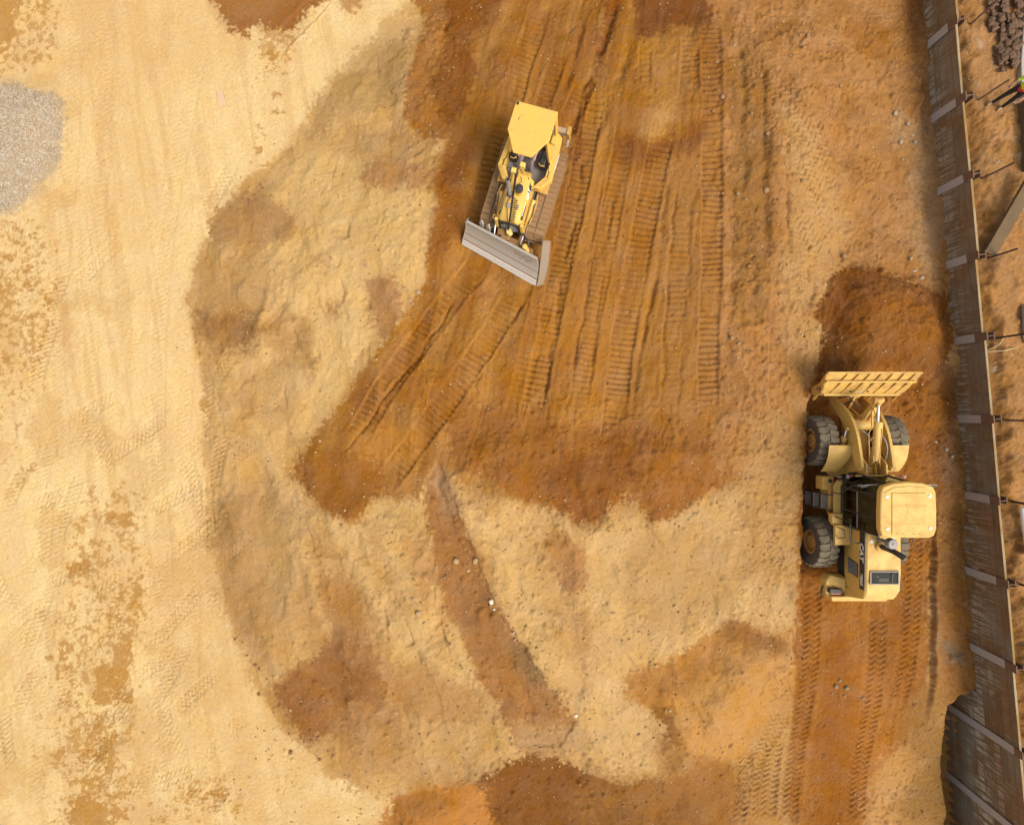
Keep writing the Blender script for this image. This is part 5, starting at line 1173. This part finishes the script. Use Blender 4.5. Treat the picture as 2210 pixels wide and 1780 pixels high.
# rear ripper bar
m = MB(); m.box((-.02, -1.98, .86), (1.78, .16, .18)); m.box((.3, -1.75, .80), (.12, .5, .12)); m.box((-.3, -1.75, .80), (.12, .5, .12)); rip = m.build('ripper_bar', paint('weathered ripper steel', (.34, .25, .15), amount=.8, scale=5), doz, .015)
for x in (-.86, .10, .86):
    m = MB(); m.extrude([(x - .05, -1.86, 1.0), (x - .05, -2.12, 1.0), (x - .05, -2.16, .55), (x - .05, -2.05, .30), (x - .05, -1.96, .52)], (.10, 0, 0)); sk = m.build('ripper_shank', YEL_DIRTY, rip, .01)
    MB().extrude([(x - .03, -2.08, .36), (x - .03, -1.98, .34), (x - .03, -1.90, .14)], (.06, 0, 0)).build('ripper_tip', STEEL_L, sk, .006)
# driver
J, R, E = seated(.17, .44)
Mw = Matrix.Translation((*DOZ_O, dz + .01)) @ Matrix.Rotation(DTH, 4, 'Z') @ Matrix.Rotation(ROLL, 4, 'Y')
person('person', J, E, R, [(TROUSER_P, ['pelvis', 'hipL', 'hipR', 'kneeL', 'kneeR', 'ankL', 'ankR']), (ORANGE, ['waist', 'chest', 'neckb', 'shoL', 'shoR', 'elbL', 'elbR']), (SKIN, ['neck', 'head', 'crown', 'wriL', 'wriR'] + fingers(J)), (BOOT, ['heelL', 'heelR', 'toeL', 'toeR'])],
       Mw @ Vector((.05, -.98, 1.40)), DTH, 'driver in mauve trousers and boots seated under the bulldozer canopy', hat=HELMET)
# ------------------------------------------------------------------ wheel loader (local +Y drives forward, +X is its right hand)
LO_O = (10.90, -2.5)
lz = foot_z(LO_O, 0, [(sx * x, y) for sx in (-1, 1) for x in (.85, 1.1, 1.35) for y in (1.6, -1.65)])
ld = empty('wheel_loader', (*LO_O, lz - 0.02))
tag(ld, 'pale yellow wheel loader with raised bucket digging beside the retaining wall', 'wheel loader')
def ly(Y): return Y + 2.5
def make_tyre():
    R0, W = .80, .60
    prof = [(.36, -.20), (.40, -.255), (.52, -.292), (.66, -.295), (.735, -.27), (.765, -.22), (.772, 0), (.765, .22), (.735, .27), (.66, .295), (.52, .292), (.40, .255), (.36, .20)]
    m = MB(); m.lathe(prof, (0, 0, 0), 'x', 44, False)
    N_ = 21
    for k in range(N_):
        for sgn in (-1, 1):
            a0 = 2 * math.pi * (k + (.5 if sgn > 0 else 0)) / N_; da = 2 * math.pi / N_
            # Z shaped lug from the centre line to the shoulder
            pts = [(.012, .10), (.012, .80), (.13, 1.02), (.16, .98), (.285, 1.0), (.285, .34), (.15, .30), (.12, .34)]
            top, bot = [], []
            for (x, t) in pts:
                a = a0 + da * (t - .5) * .92; r = .806 - (.030 if x > .25 else 0)
                top.append((sgn * x, r * math.cos(a), r * math.sin(a))); bot.append((sgn * (x + (.012 if x > .25 else 0)), .735 * math.cos(a), .735 * math.sin(a)))
            m.loft([bot, top] if sgn > 0 else [bot[::-1], top[::-1]])
            x = .285
            m.loft([[(sgn * .28, r * math.cos(a0 + da * t), r * math.sin(a0 + da * t)) for (r, t) in ((.776, -.15), (.776, .42), (.70, .36), (.70, -.10))], [(sgn * .302, r * math.cos(a0 + da * t), r * math.sin(a0 + da * t)) for (r, t) in ((.765, -.12), (.765, .38), (.705, .34), (.705, -.08))]])
    return m.mesh('tyre', 28)
ty_me = make_tyre(); ty_me.materials.append(TREAD); ty_me.materials.append(TYRE)
ty_me.polygons.foreach_set('material_index', [1 if math.hypot(p.center[1], p.center[2]) < .725 else 0 for p in ty_me.polygons])
rm_ = MB(); rm_.lathe([(.0, .17), (.13, .17), (.14, .20), (.20, .20), (.22, .13), (.30, .11), (.33, .15), (.345, .235), (.385, .235), (.40, .225), (.38, .18), (.36, -.2), (.1, -.22)], (0, 0, 0), 'x', 36)
for k in range(10):
    a = 2 * math.pi * k / 10; rm_.cyl((.195, .17 * math.cos(a), .17 * math.sin(a)), (.225, .17 * math.cos(a), .17 * math.sin(a)), .014, 6)
rim_me = rm_.mesh('rim', 35); rim_me.materials.append(RIM)
for (x, y) in ((-1.08, 1.6), (1.08, 1.6), (-1.08, -1.65), (1.08, -1.65)):
    w = mesh_obj('wheel', ty_me, None, ld); w.location = (x, y, .80); w.rotation_euler = (random.uniform(0, 6), 0, 0)
    r = mesh_obj('rim', rim_me, None, w)
    if x < 0: r.rotation_euler = (0, 0, math.pi)
# front frame, axle and tower
m = MB(); m.cyl((-.95, 1.6, .80), (.95, 1.6, .80), .16, 14); m.box((0, 1.6, .80), (.5, .5, .5)); m.build('front_axle', RUSTY, ld, .02)
m = MB(); m.cyl((-.95, -1.65, .80), (.95, -1.65, .80), .16, 14); m.box((0, -1.65, .80), (.5, .5, .5)); m.build('rear_axle', RUSTY, ld, .02)
m = MB(); m.box((0, 1.45, 1.02), (.62, 1.7, .36)); m.prism_x([(.55, 1.0), (1.5, 1.15), (1.2, 1.85), (.95, 2.12), (.62, 2.12), (.5, 1.5)], -.33, -.27); m.prism_x([(.55, 1.0), (1.5, 1.15), (1.2, 1.85), (.95, 2.12), (.62, 2.12), (.5, 1.5)], .27, .33)
m.prism_x([(.58, 1.3), (1.1, 1.3), (.9, 1.86), (.62, 1.9)], -.16, -.12); m.prism_x([(.58, 1.3), (1.1, 1.3), (.9, 1.86), (.62, 1.9)], .12, .16)
m.build('front_frame', YEL_L, ld, .015)
for sgn in (-1, 1): MB().prism([(sgn * a, b) for a, b in ((1.0, .75), (.34, 1.2), (.30, .55), (.75, .40))], 1.0, 1.04).build('frame_wing', YEL_L, ld, .01)
m = MB(); m.box((0, .60, 2.02), (1.15, .05, .10)); m.box((0, .70, 1.72), (.66, .30, .05)); m.build('tower_crossbar', YEL_L, ld, .01)
m = MB(); m.cyl((0, .22, .6), (0, .22, 1.5), .12, 14); m.box((0, .25, 1.45), (.5, .4, .10)); m.box((0, .25, .75), (.5, .5, .12)); m.build('articulation_joint', DARK, ld, .01)
# lift arms
top = [(.86, 2.20), (1.29, 2.12), (1.83, 1.97), (2.27, 1.74), (2.61, 1.40), (2.99, .76)]
bot = [(3.05, .56), (2.86, .52), (2.42, 1.00), (2.10, 1.28), (1.70, 1.46), (1.25, 1.72), (.88, 1.92), (.76, 2.05)]
def rnd(p): return smooth_poly(p, 3, False)
outl = rnd(top) + rnd(bot)
for sgn in (-1, 1):
    x0 = sgn * .47
    arm = MB().prism_x(outl, x0 - .045, x0 + .045).build('lift_arm', YEL_L, ld, .008)
    m = MB(); m.cyl((x0 - .075, .84, 2.08), (x0 + .075, .84, 2.08), .085, 16); m.cyl((x0 - .07, 2.97, .66), (x0 + .07, 2.97, .66), .085, 16); m.build('pivot_pin', YEL_DIRTY, arm, .006)
    cy = MB(); cy.cyl((sgn * .62, .80, 1.12), (sgn * .62, 1.72, 1.52), .075, 16); cy.cyl((sgn * .62, 1.60, 1.47), (sgn * .62, 1.74, 1.53), .092, 16); c_ = cy.build('lift_cylinder', YEL_L, ld, .006)
    MB().cyl((sgn * .62, 1.74, 1.53), (sgn * .61, 1.98, 1.63), .038, 14).build('piston_rod', CHROME, c_, smooth=40)
    MB().box((sgn * .56, 1.99, 1.64), (.16, .10, .12)).build('cylinder_clevis', YEL_DIRTY, c_, .01)
m = MB(); m.cyl((-.43, 2.13, 1.50), (.43, 2.13, 1.50), .17, 20); ct = m.build('cross_tube', YEL_L, ld, .006)
# tilt lever (bell crank), link and tilt cylinder
m = MB()
for x in (-.10, .06): m.prism_x([(2.84, 2.30), (2.94, 2.26), (2.46, 1.62), (2.40, 1.20), (2.66, .72), (2.56, .66), (2.22, 1.10), (2.26, 1.70)], x - .03, x + .03)
bc = m.build('tilt_lever', YEL_L, ld, .008)
m = MB(); m.cyl((-.16, 2.87, 2.22), (-.09, 2.87, 2.22), .085, 16); m.cyl((.05, 2.87, 2.22), (.12, 2.87, 2.22), .085, 16); m.cyl((-.2, 2.33, 1.5), (.16, 2.33, 1.5), .08, 14); m.build('lever_pin', YEL_DIRTY, bc, .004)
m = MB(); m.prism_x([(2.60, .76), (2.66, .62), (3.05, 1.00), (3.0, 1.12)], -.06, .02); m.build('bucket_link', YEL_DIRTY, ld, .01)
cy = MB(); cy.cyl((-.03, 1.22, 2.10), (-.03, 2.20, 2.20), .10, 20); cy.cyl((-.03, 2.04, 2.185), (-.03, 2.22, 2.205), .125, 20); cy.cyl((-.03, 1.05, 2.08), (-.03, 1.24, 2.10), .07, 14, .10); c_ = cy.build('tilt_cylinder', YEL_L, ld, .008)
MB().cyl((-.03, 2.2, 2.20), (-.03, 2.74, 2.24), .042, 16).build('piston_rod', CHROME, c_, smooth=40)
m = MB(); m.cyl((-.03, 2.70, 2.235), (-.03, 2.84, 2.245), .06, 14); m.cyl((-.11, 2.86, 2.24), (.05, 2.86, 2.24), .075, 16); m.build('rod_eye', YEL_DIRTY, c_, .005)
m = MB()
for x in (-.11, .05): m.prism_x([(.90, 1.95), (1.32, 2.0), (1.30, 2.14), (1.0, 2.16)], x - .015, x + .015)
m.build('cylinder_bracket', YEL_L, ld, .006)
m = MB(); m.box((-.19, 2.32, 2.20), (.05, .50, .05)); m.box((-.17, 2.60, 2.25), (.08, .10, .12)); m.box((-.13, 2.30, 2.22), (.02, .44, .02)); m.build('position_sensor', YEL_L, ld, .006)
def hose(pts, mat=None, r=.016): MB().tube(smooth_poly(pts, 5, False), r, 6).build('hydraulic_hose', mat or BLACK, ld, smooth=60)
hose([(-.36, 1.95, 2.0), (-.20, 1.80, 2.05), (-.10, 1.5, 2.10), (-.12, 1.2, 2.0), (-.16, .80, 1.95)], GREYM, .02)
hose([(.20, 1.90, 1.95), (.30, 1.65, 2.05), (.36, 1.35, 2.05), (.30, .85, 1.98)], GREYM, .02)
hose([(-.18, 2.05, 2.15), (-.24, 1.85, 2.12), (-.22, 1.55, 2.1), (-.18, 1.2, 2.05), (-.14, .85, 1.95)], YEL_L, .013); hose([(.12, 2.20, 2.2), (.10, 1.9, 2.2), (.09, 1.5, 2.15), (.14, 1.1, 2.05), (.2, .85, 1.95)], YEL_L, .013)
hose([(-.16, 2.04, 2.15), (-.08, 1.9, 2.18), (-.14, 1.75, 2.15), (-.2, 1.6, 2.0)], YEL_L, .012)
hose([(-.40, 2.75, 1.1), (-.25, 2.85, 1.3), (-.12, 2.72, 1.35), (.05, 2.75, 1.3)], BLACK, .02); hose([(-.42, 2.95, .95), (-.3, 3.0, 1.2), (-.15, 2.85, 1.2)], BLACK, .018)
for sgn in (-1, 1):      # front fenders: curved quarter plates behind the front wheels
    xs = (sgn * .52, sgn * 1.22); rings = []
    for k in range(9):
        a = math.radians(96 + 56 * k / 8); r = .965 + .10 * k / 8
        y, z = 1.6 + r * math.cos(a), .80 + r * math.sin(a)
        inn = .52 + .22 * max(0, k - 3) / 5 if True else .52
        rings.append([(sgn * inn, y, z), (sgn * 1.22, y, z), (sgn * 1.22, y - .012, z - .02), (sgn * inn, y - .012, z - .02)])
    fd = MB().loft(rings).build('front_fender', YEL_L, ld, .006)
    m = MB(); m.cyl((sgn * .60, .62, 2.04), (sgn * .78, .58, 2.06), .016, 8); st = m.build('lamp_stalk', DARK, ld)
    MB().lathe([(.03, -.05), (.055, -.02), (.055, .04), (.02, .05)], (sgn * .84, .58, 2.08), 'y', 14).build('work_lamp', GREYM, st, smooth=40)
    MB().box((sgn * .76, .60, 2.12), (.06, .05, .04)).build('turn_lamp', REDL, st, .008)
MB().box((-.62, .48, 1.28), (.10, .02, .16)).build('warning_plate', WHITE, ld)
# bucket, tipped with its back up
bk_in = [(2.98, 1.12), (3.10, 1.36), (3.42, 1.74), (3.66, 1.98), (3.70, 2.02)]
prof = [(3.08, 1.38), (3.20, 1.56), (3.44, 1.80), (3.68, 2.02), (3.70, 1.99), (3.47, 1.75), (3.26, 1.50), (3.15, 1.30), (3.13, 1.08), (3.13, .85), (3.20, .52), (3.22, .46), (3.18, .45), (3.08, .80), (3.05, 1.05), (3.04, 1.25)]
def bw(y, z): return 1.22 + .20 * max(0, min(1, (z - 1.3) / .7))
m = MB(); rings = []
for t in (-1, 1):
    rings.append([(t * bw(y, z), y, z) for (y, z) in prof])
bu = m.loft(rings).build('bucket', YEL_DIRTY, ld, .006)
for t in (-1, 1):
    m = MB(); xx = lambda z, o=0: t * (bw(0, z) + o)
    pl = [(3.05, 1.36), (3.68, 2.02), (3.62, 1.80), (3.42, 1.25), (3.22, .48), (3.10, .75), (3.04, 1.05)]
    m.loft([[(xx(z, 0), y, z) for y, z in pl], [(xx(z, .03), y, z) for y, z in pl]] if t > 0 else [[(xx(z, .03), y, z) for y, z in pl], [(xx(z, 0), y, z) for y, z in pl]]); sp = m.build('bucket_side', YEL_DIRTY, bu, .006)
    m = MB(); m.loft([[(xx(z, .03), y, z) for y, z in ((2.88, .98), (3.10, 1.30), (3.14, 1.20), (2.96, .9))], [(xx(z, .06), y, z) for y, z in ((2.88, .98), (3.10, 1.30), (3.14, 1.20), (2.96, .9))]]); m.build('side_wear_plate', YEL_DIRTY, bu, .005)
    m = MB(); m.cyl((xx(1.2, .02), 3.24, 1.36), (xx(1.2, .14), 3.24, 1.36), .06, 12); m.tube([(xx(1.2, .08), 3.24, 1.42), (xx(1.2, .10), 3.14, 1.46), (xx(1.2, .02), 3.08, 1.42)], .018, 6); m.build('side_fitting', RUSTY, bu, .005)
def back(y):            # surface of the bucket's back
    P = [(3.08, 1.38), (3.20, 1.56), (3.44, 1.80), (3.68, 2.02)]
    for (a, b), (c, d) in zip(P[:-1], P[1:]):
        if y <= c: return b + (d - b) * (y - a) / (c - a)
    return P[-1][1]
m = MB(); m.loft([[(t * bw(0, 1.83), y, back(y) + o) for y, o in ((3.40, .0), (3.40, .10), (3.45, .10), (3.45, .0))] for t in (-1, 1)]); m.build('back_stiffener', YEL_L, bu, .005)
m = MB(); m.loft([[(t * bw(0, 2.02), y, z) for y, z in ((3.66, 1.98), (3.66, 2.07), (3.72, 2.07), (3.72, 1.97))] for t in (-1, 1)]); m.build('spill_edge', YEL_DIRTY, bu, .006)
m = MB(); m.loft([[(t * 1.18, y, z) for y, z in ((3.02, 1.30), (3.02, 1.41), (3.08, 1.41), (3.08, 1.30))] for t in (-1, 1)]); m.build('lower_edge', YEL_L, bu, .006)
for k in range(7):
    x = -1.02 + .34 * k
    m = MB(); m.extrude([(x - .01, 3.09, back(3.09)), (x + .12, 3.40, back(3.40)), (x + .12, 3.40, back(3.40) + .10), (x - .01, 3.10, back(3.10) + .05)], (.022, 0, 0)); m.build('back_rib', YEL_DIRTY, bu, .003)
    if k < 7:
        m = MB(); m.extrude([(x + .11, 3.45, back(3.45)), (x + .20, 3.66, back(3.66)), (x + .20, 3.66, back(3.66) + .05), (x + .11, 3.45, back(3.45) + .09)], (.022, 0, 0)); m.build('back_rib', YEL_DIRTY, bu, .003)
m = MB(); m.prism_x([(2.96, 1.0), (3.10, 1.30), (3.16, 1.22), (3.12, .95)], -.24, .16); m.build('link_bracket', YEL_L, bu, .01)
for x in (-.55, -.39, .39, .55):
    m = MB(); m.prism_x([(2.88, .60), (2.92, .80), (3.06, 1.20), (3.14, 1.1), (3.12, .70), (3.0, .55)], x - .02, x + .02); m.build('hinge_plate', YEL_DIRTY, bu, .006)
text('lettering', '0117', .11, WHITE, bu, frame((-.12, 3.135, back(3.135) + .006), (1, 0, 0), (0, .24, .30)), 0, 1.1)
for x in (-.42, .12):
    m = MB(); m.cyl((x, 3.16, back(3.16) - .01), (x, 3.15, back(3.16) + .03), .028, 10); m.build('wear_button', DARK, bu)
# rear frame, platform, ladder
m = MB(); m.box((0, -1.3, 1.02), (.80, 3.1, .5)); m.build('rear_frame', DARK, ld, .02)
for sgn in (-1, 1):
    m = MB(); m.prism([(sgn * a, b) for a, b in ((.66, .42), (.80, .42), (.92, .20), (.92, -.62), (.66, -.62))][::sgn], 1.44, 1.50); pf = m.build('platform', YEL_L, ld, .008)
    m = MB(); m.prism([(sgn * a, b) for a, b in ((.50, -.62), (1.04, -.62), (1.04, -.86), (.96, -1.0), (.50, -1.0))][::sgn], 1.40, 1.60); m.prism([(sgn * a, b) for a, b in ((.50, -.95), (1.0, -.95), (1.0, -1.56), (.50, -1.56))][::sgn], 1.58, 1.70); m.build('rear_fender', YEL_L, ld, .015)
    m = MB(); m.extrude([(sgn * 1.04, -.62, 1.40), (sgn * 1.04, -.95, 1.60), (sgn * 1.0, -1.0, 1.62), (sgn * .86, -.62, .95)], (sgn * -.03, 0, 0)); m.build('fender_flap', YEL_L, ld, .006)
    m = MB(); m.box((sgn * .96, .28, 1.05), (.36, .42, .42)); m.box((sgn * .78, -.15, 1.0), (.30, .9, .55)); tk = m.build('tank_box', YEL_DIRTY, ld, .03)
    MB().lathe([(.05, 1.26), (.06, 1.28), (.06, 1.32), (.02, 1.33)], (sgn * .92, .36, 0), 'z', 14).build('filler_cap', BLACK, tk, smooth=40)
    for k, (z, x) in enumerate(((.42, 1.16), (.80, 1.10), (1.14, 1.03))):
        m = MB()
        for q in range(5): m.box((sgn * (x - .08 + .04 * q), -.30, z), (.014, .42, .04))
        for q in (-.51, -.37, -.23, -.09): m.box((sgn * x, q, z), (.19, .014, .045))
        m.build('ladder_step', GREYM, ld, .002)
    m = MB()
    for q in (-.53, -.07): m.tube([(sgn * 1.20, q, .35), (sgn * 1.16, q, .82), (sgn * 1.02, q, 1.30), (sgn * .92, q, 1.46)], .018, 6)
    m.build('ladder_rail', DARK, ld, smooth=50)
    def rail(pts, r=.018, mat=BLACK): MB().tube([(sgn * p[0], p[1], p[2]) for p in smooth_poly(pts, 1, False)], r, 8).build('handrail', mat, ld, smooth=60)
    rail([(.98, .02, 1.46), (.98, .04, 1.9), (.84, .34, 2.3), (.74, .36, 2.35)]); rail([(.90, .42, 1.5), (.80, .42, 2.1), (.73, .40, 2.3)], .014)
    rail([(.95, -.70, 1.58), (.94, -.72, 2.0), (.92, -.78, 2.32), (.92, -1.30, 2.34), (.70, -1.36, 2.33), (.54, -1.36, 2.2)]); rail([(.94, -1.0, 1.70), (.93, -1.02, 2.05), (.92, -1.25, 2.08), (.92, -1.34, 1.72)], .015)
# cab
CB = [(-.72, -.95), (-.72, .22), (-.38, .64), (.38, .64), (.72, .22), (.72, -.95)]
CT = [(-.68, -.93), (-.68, .16), (-.36, .50), (.36, .50), (.68, .16), (.68, -.93)]
cabn = MB().prism(CB, 1.36, 1.62).build('cab_base', DARK, ld, .02)
for i in range(6):
    a, b = CB[i], CB[(i + 1) % 6]; c, d = CT[(i + 1) % 6], CT[i]
    A, B, Cc, Dd = Vector((*a, 1.62)), Vector((*b, 1.62)), Vector((*c, 3.26)), Vector((*d, 3.26))
    nn = (B - A).cross(Dd - A).normalized() * .012
    MB().extrude([A, B, Cc, Dd], nn).build('cab_window', GLASS, ld)
    MB().tube([A, Dd], .035, 6).build('cab_pillar', BLACK, ld, smooth=40)
    if i in (0, 4):
        M0, M1 = A.lerp(B, .42), Dd.lerp(Cc, .42); MB().tube([M0, M1], .024, 6).build('cab_pillar', BLACK, ld, smooth=40)
        MB().tube([A.lerp(Dd, .42), B.lerp(Cc, .42)], .018, 6).build('window_bar', GREYM, ld, smooth=40)
m = MB(); m.box((0, -.70, 1.50), (1.2, .5, .5)); m.prism([(-.66, -.9), (-.66, .2), (-.36, .58), (.36, .58), (.66, .2), (.66, -.9)], 1.60, 1.63); m.build('cab_floor', DARK, ld, .01)
m = MB(); m.box((0, -.50, 1.93), (.50, .50, .14)); m.box((0, -.76, 2.28), (.48, .13, .62), Matrix.Rotation(math.radians(8), 4, 'X')); m.box((0, -.5, 1.74), (.34, .34, .24)); m.build('seat', BLACK, ld, .04)
m = MB(); m.cyl((0, .22, 1.6), (0, .10, 2.22), .035, 10); stw = m.build('steering_column', BLACK, ld, smooth=40)
MB().tube([(.19 * math.cos(a), .10 + .18 * math.sin(a), 2.24 + .05 * math.sin(a)) for a in [2 * math.pi * k / 24 for k in range(25)]], .016, 6).build('steering_wheel', BLACK, stw, smooth=60)
m = MB(); m.box((.46, -.42, 2.0), (.16, .6, .28)); m.build('control_console', BLACK, ld, .03)
roof = [(-.70, .46), (-.42, .56), (0, .60), (.42, .56), (.70, .46), (.765, .32), (.79, -.25), (.785, -.72), (.72, -.90), (.58, -.96), (-.58, -.96), (-.72, -.90), (-.785, -.72), (-.79, -.25), (-.765, .32)]
m = MB(); sc = lambda k, z: [(p[0] * k + .02, (p[1] + .2) * k - .2, z) for p in roof]
m.loft([sc(.97, 3.22), sc(1.0, 3.26), sc(1.0, 3.36), sc(.985, 3.40), sc(.95, 3.42)]); rf = m.build('cab_roof', YEL_L, ld, .006)
m = MB(); m.loft([[(-.46, .30, 3.416), (.50, .30, 3.416), (.50, -.88, 3.416), (-.46, -.88, 3.416)], [(-.44, .28, 3.445), (.48, .28, 3.445), (.48, -.86, 3.445), (-.44, -.86, 3.445)]][::-1]); rp = m.build('roof_panel', YEL_L, rf, .006)
for y in (-.06, -.56): MB().box((.02, y, 3.447), (.90, .014, .008)).build('panel_seam', YEL_DIRTY, rp, .002)
m = MB(); m.tube([(-.66, .28, 3.42), (-.40, .42, 3.425), (.02, .46, 3.425), (.44, .42, 3.425), (.70, .28, 3.42)], .016, 6); m.build('roof_ridge', YEL_L, rf, smooth=50)
MB().box((.06, -.20, 3.449), (.18, .18, .006)).build('roof_decal', YEL_L, rp, .002)
for x, y in ((-.58, .18), (.60, .20), (-.56, -.70), (.62, -.68)): MB().lathe([(.045, 3.415), (.045, 3.432), (.02, 3.438), (.018, 3.45)], (x, y, 0), 'z', 14).build('roof_bolt', WHITE, rf, smooth=40)
for x in (-.32, -.16, .14, .30): MB().box((x, -.83, 3.449), (.05, .012, .008)).build('seam_clip', DARK, rp)
for sgn in (-1, 1):
    m = MB(); m.tube([(sgn * .62, .48, 3.12), (sgn * 1.02, .46, 3.14), (sgn * 1.12, .44, 3.0)], .014, 6); m.tube([(sgn * .62, .44, 2.95), (sgn * 1.05, .44, 2.98)], .012, 6); mi = m.build('mirror_arm', GREYM, ld, smooth=50)
    MB().box((sgn * .96, .40, 2.88), (.20, .05, .32)).build('mirror', BLACK, mi, .012)
# hood
hr = []
for y, t, w in ((-.98, 2.44, .52), (-2.2, 2.44, .53), (-2.75, 2.40, .52), (-2.98, 2.28, .48)):
    hr.append([(-w * .86, y, 1.25), (w * .86, y, 1.25), (w, y, t - .30), (w, y, t - .05), (w - .05, y, t), (-w + .05, y, t), (-w, y, t - .05), (-w, y, t - .30)])
hd_ = MB().loft(hr).build('engine_hood', YEL_L, ld, .012)
m = MB(); m.box((0, -.97, 2.20), (.9, .08, .5)); m.box((.25, -1.0, 2.47), (.5, .14, .05)); m.build('hood_front_panel', YEL_L, ld, .012)
for sgn in (-1, 1):
    st = MB().extrude([(sgn * .525, -1.02, 2.40), (sgn * .538, -2.2, 2.40), (sgn * .528, -2.74, 2.36), (sgn * .528, -2.74, 2.14), (sgn * .538, -2.2, 2.16), (sgn * .525, -1.02, 2.16)], (sgn * .012, 0, 0)).build('side_stripe', BLACK, hd_)
    text('lettering', 'CAT', .24, WHITE, st, frame((sgn * .556, -1.62, 2.27), (0, -1 if sgn < 0 else 1, 0), (0, 0, 1)), .18, 1.15, .01)
    text('lettering', '950G', .17, WHITE, st, frame((sgn * .553, -2.44, 2.255), (0, -1 if sgn < 0 else 1, 0), (0, 0, 1)), .12, .95, .006)
    vt = MB().extrude([(sgn * .505, -2.02, 2.06), (sgn * .505, -2.46, 2.06), (sgn * .475, -2.42, 1.50), (sgn * .475, -1.98, 1.50)], (sgn * .025, 0, 0)).build('side_grille', DARK, hd_, .008)
    m = MB()
    for k in range(9):
        z = 1.55 + .055 * k; m.box((sgn * (.505 + (z - 1.5) * .05), -2.22, z), (.02, .40, .012))
    m.build('grille_slats', GREYM, vt)
    MB().box((sgn * .512, -2.30, 1.80), (.004, .012, .9)).build('panel_seam', YEL_DIRTY, hd_)
    m = MB(); m.prism([(sgn * a, b) for a, b in ((.46, -2.62), (.84, -2.62), (.98, -2.80), (.98, -3.20), (.88, -3.38), (.46, -3.38))][::sgn], .78, 1.16); cw = m.build('counterweight', YEL_L, ld, .03)
    m = MB(); m.loft([[(sgn * .46, -2.64, 1.16), (sgn * .82, -2.64, 1.16), (sgn * .96, -2.82, 1.16), (sgn * .46, -3.15, 1.16)], [(sgn * .46, -2.70, 1.34), (sgn * .5, -2.70, 1.34), (sgn * .5, -2.9, 1.30), (sgn * .46, -3.1, 1.30)]]); m.build('tail_step', YEL_L, cw, .008)
    MB().box((sgn * .74, -3.10, 1.24), (.40, .15, .16)).build('tail_lamp_box', DARK, cw, .012); MB().box((sgn * .74, -3.185, 1.24), (.30, .02, .10)).build('tail_lamp', REDL, cw, .006)
    MB().tube([(sgn * .97, -3.0, 1.0), (sgn * 1.03, -3.15, .98), (sgn * .98, -3.36, .9)], .025, 6).build('bumper_guard', BLACK, cw, smooth=40)
MB().prism([(-.90, -3.26), (.90, -3.26), (.86, -3.42), (-.86, -3.42)][::-1], .8, 1.30).build('rear_bumper', YEL_L, ld, .03)
MB().loft([[(-.46, -2.97, 1.2), (.46, -2.97, 1.2), (.46, -3.28, 1.2), (-.46, -3.28, 1.2)], [(-.46, -2.95, 2.26), (.46, -2.95, 2.26), (.46, -3.05, 2.2), (-.46, -3.05, 2.2)]]).build('radiator_guard', YEL_L, ld, .02)
# air outlet in the hood top
fr = MB()
for c, d in (((0.0, -2.15, 2.468), (.84, .035, .03)), ((0.0, -2.52, 2.453), (.84, .035, .03)), ((-.41, -2.335, 2.461), (.035, .34, .03)), ((.41, -2.335, 2.461), (.035, .34, .03))): fr.box(c, d)
fg = fr.build('outlet_frame', paint('brown grey frame', (.20, .16, .12), amount=.5), hd_, .006)
MB().box((0, -2.335, 2.436), (.79, .34, .036)).build('outlet_recess', paint('dark outlet', (.022, .024, .018), amount=.05, rough=.9), hd_)
m = MB(); m.cyl((.22, -2.20, 2.46), (.22, -2.48, 2.45), .03, 10); m.box((-.02, -2.40, 2.452), (.30, .10, .02)); m.lathe([(.04, 2.45), (.03, 2.465)], (-.2, -2.3, 0), 'z', 12); m.build('outlet_fittings', paint('dark fittings', (.07, .07, .06), amount=.1, rough=.9), hd_, .004)
# exhaust stack and pre cleaner
m = MB(); m.lathe([(.16, 2.42), (.16, 2.50), (.11, 2.52)], (-.10, -1.42, 0), 'z', 22); m.build('exhaust_base', YEL_DIRTY, ld, smooth=40)
m = MB(); m.tube([(-.10, -1.42, 2.48), (-.10, -1.43, 2.98), (-.08, -1.47, 3.16), (-.03, -1.51, 3.22), (.02, -1.55, 3.26)], [.075, .075, .078, .08, .082], 16); m.build('exhaust_stack', BLACK, ld, smooth=40)
m = MB(); m.lathe([(.06, 2.44), (.06, 2.86), (.13, 2.88), (.15, 2.92), (.15, 3.06), (.13, 3.09), (.03, 3.10), (.03, 3.12)], (-.17, -1.21, 0), 'z', 26); m.build('pre_cleaner', GREYM, ld, smooth=40)
MB().box((-.36, -1.28, 2.443), (.08, .09, .006)).build('decal', WHITE, hd_); MB().box((.28, -1.16, 2.443), (.08, .07, .006)).build('decal', WHITE, hd_)
# driver
J, R, E = seated()
person('person', J, E, R, [(TROUSER_D, ['pelvis', 'hipL', 'hipR', 'kneeL', 'kneeR', 'ankL', 'ankR']), (HIVIS, ['waist', 'chest', 'neckb', 'shoL', 'shoR']), (SHIRT, ['elbL', 'elbR']), (SKIN, ['neck', 'head', 'crown', 'wriL', 'wriR'] + fingers(J)), (BOOT, ['heelL', 'heelR', 'toeL', 'toeR'])],
       (LO_O[0], LO_O[1] - .52, lz + 1.98), 0, 'driver in hi vis vest seated behind the dark glass of the wheel loader cab')
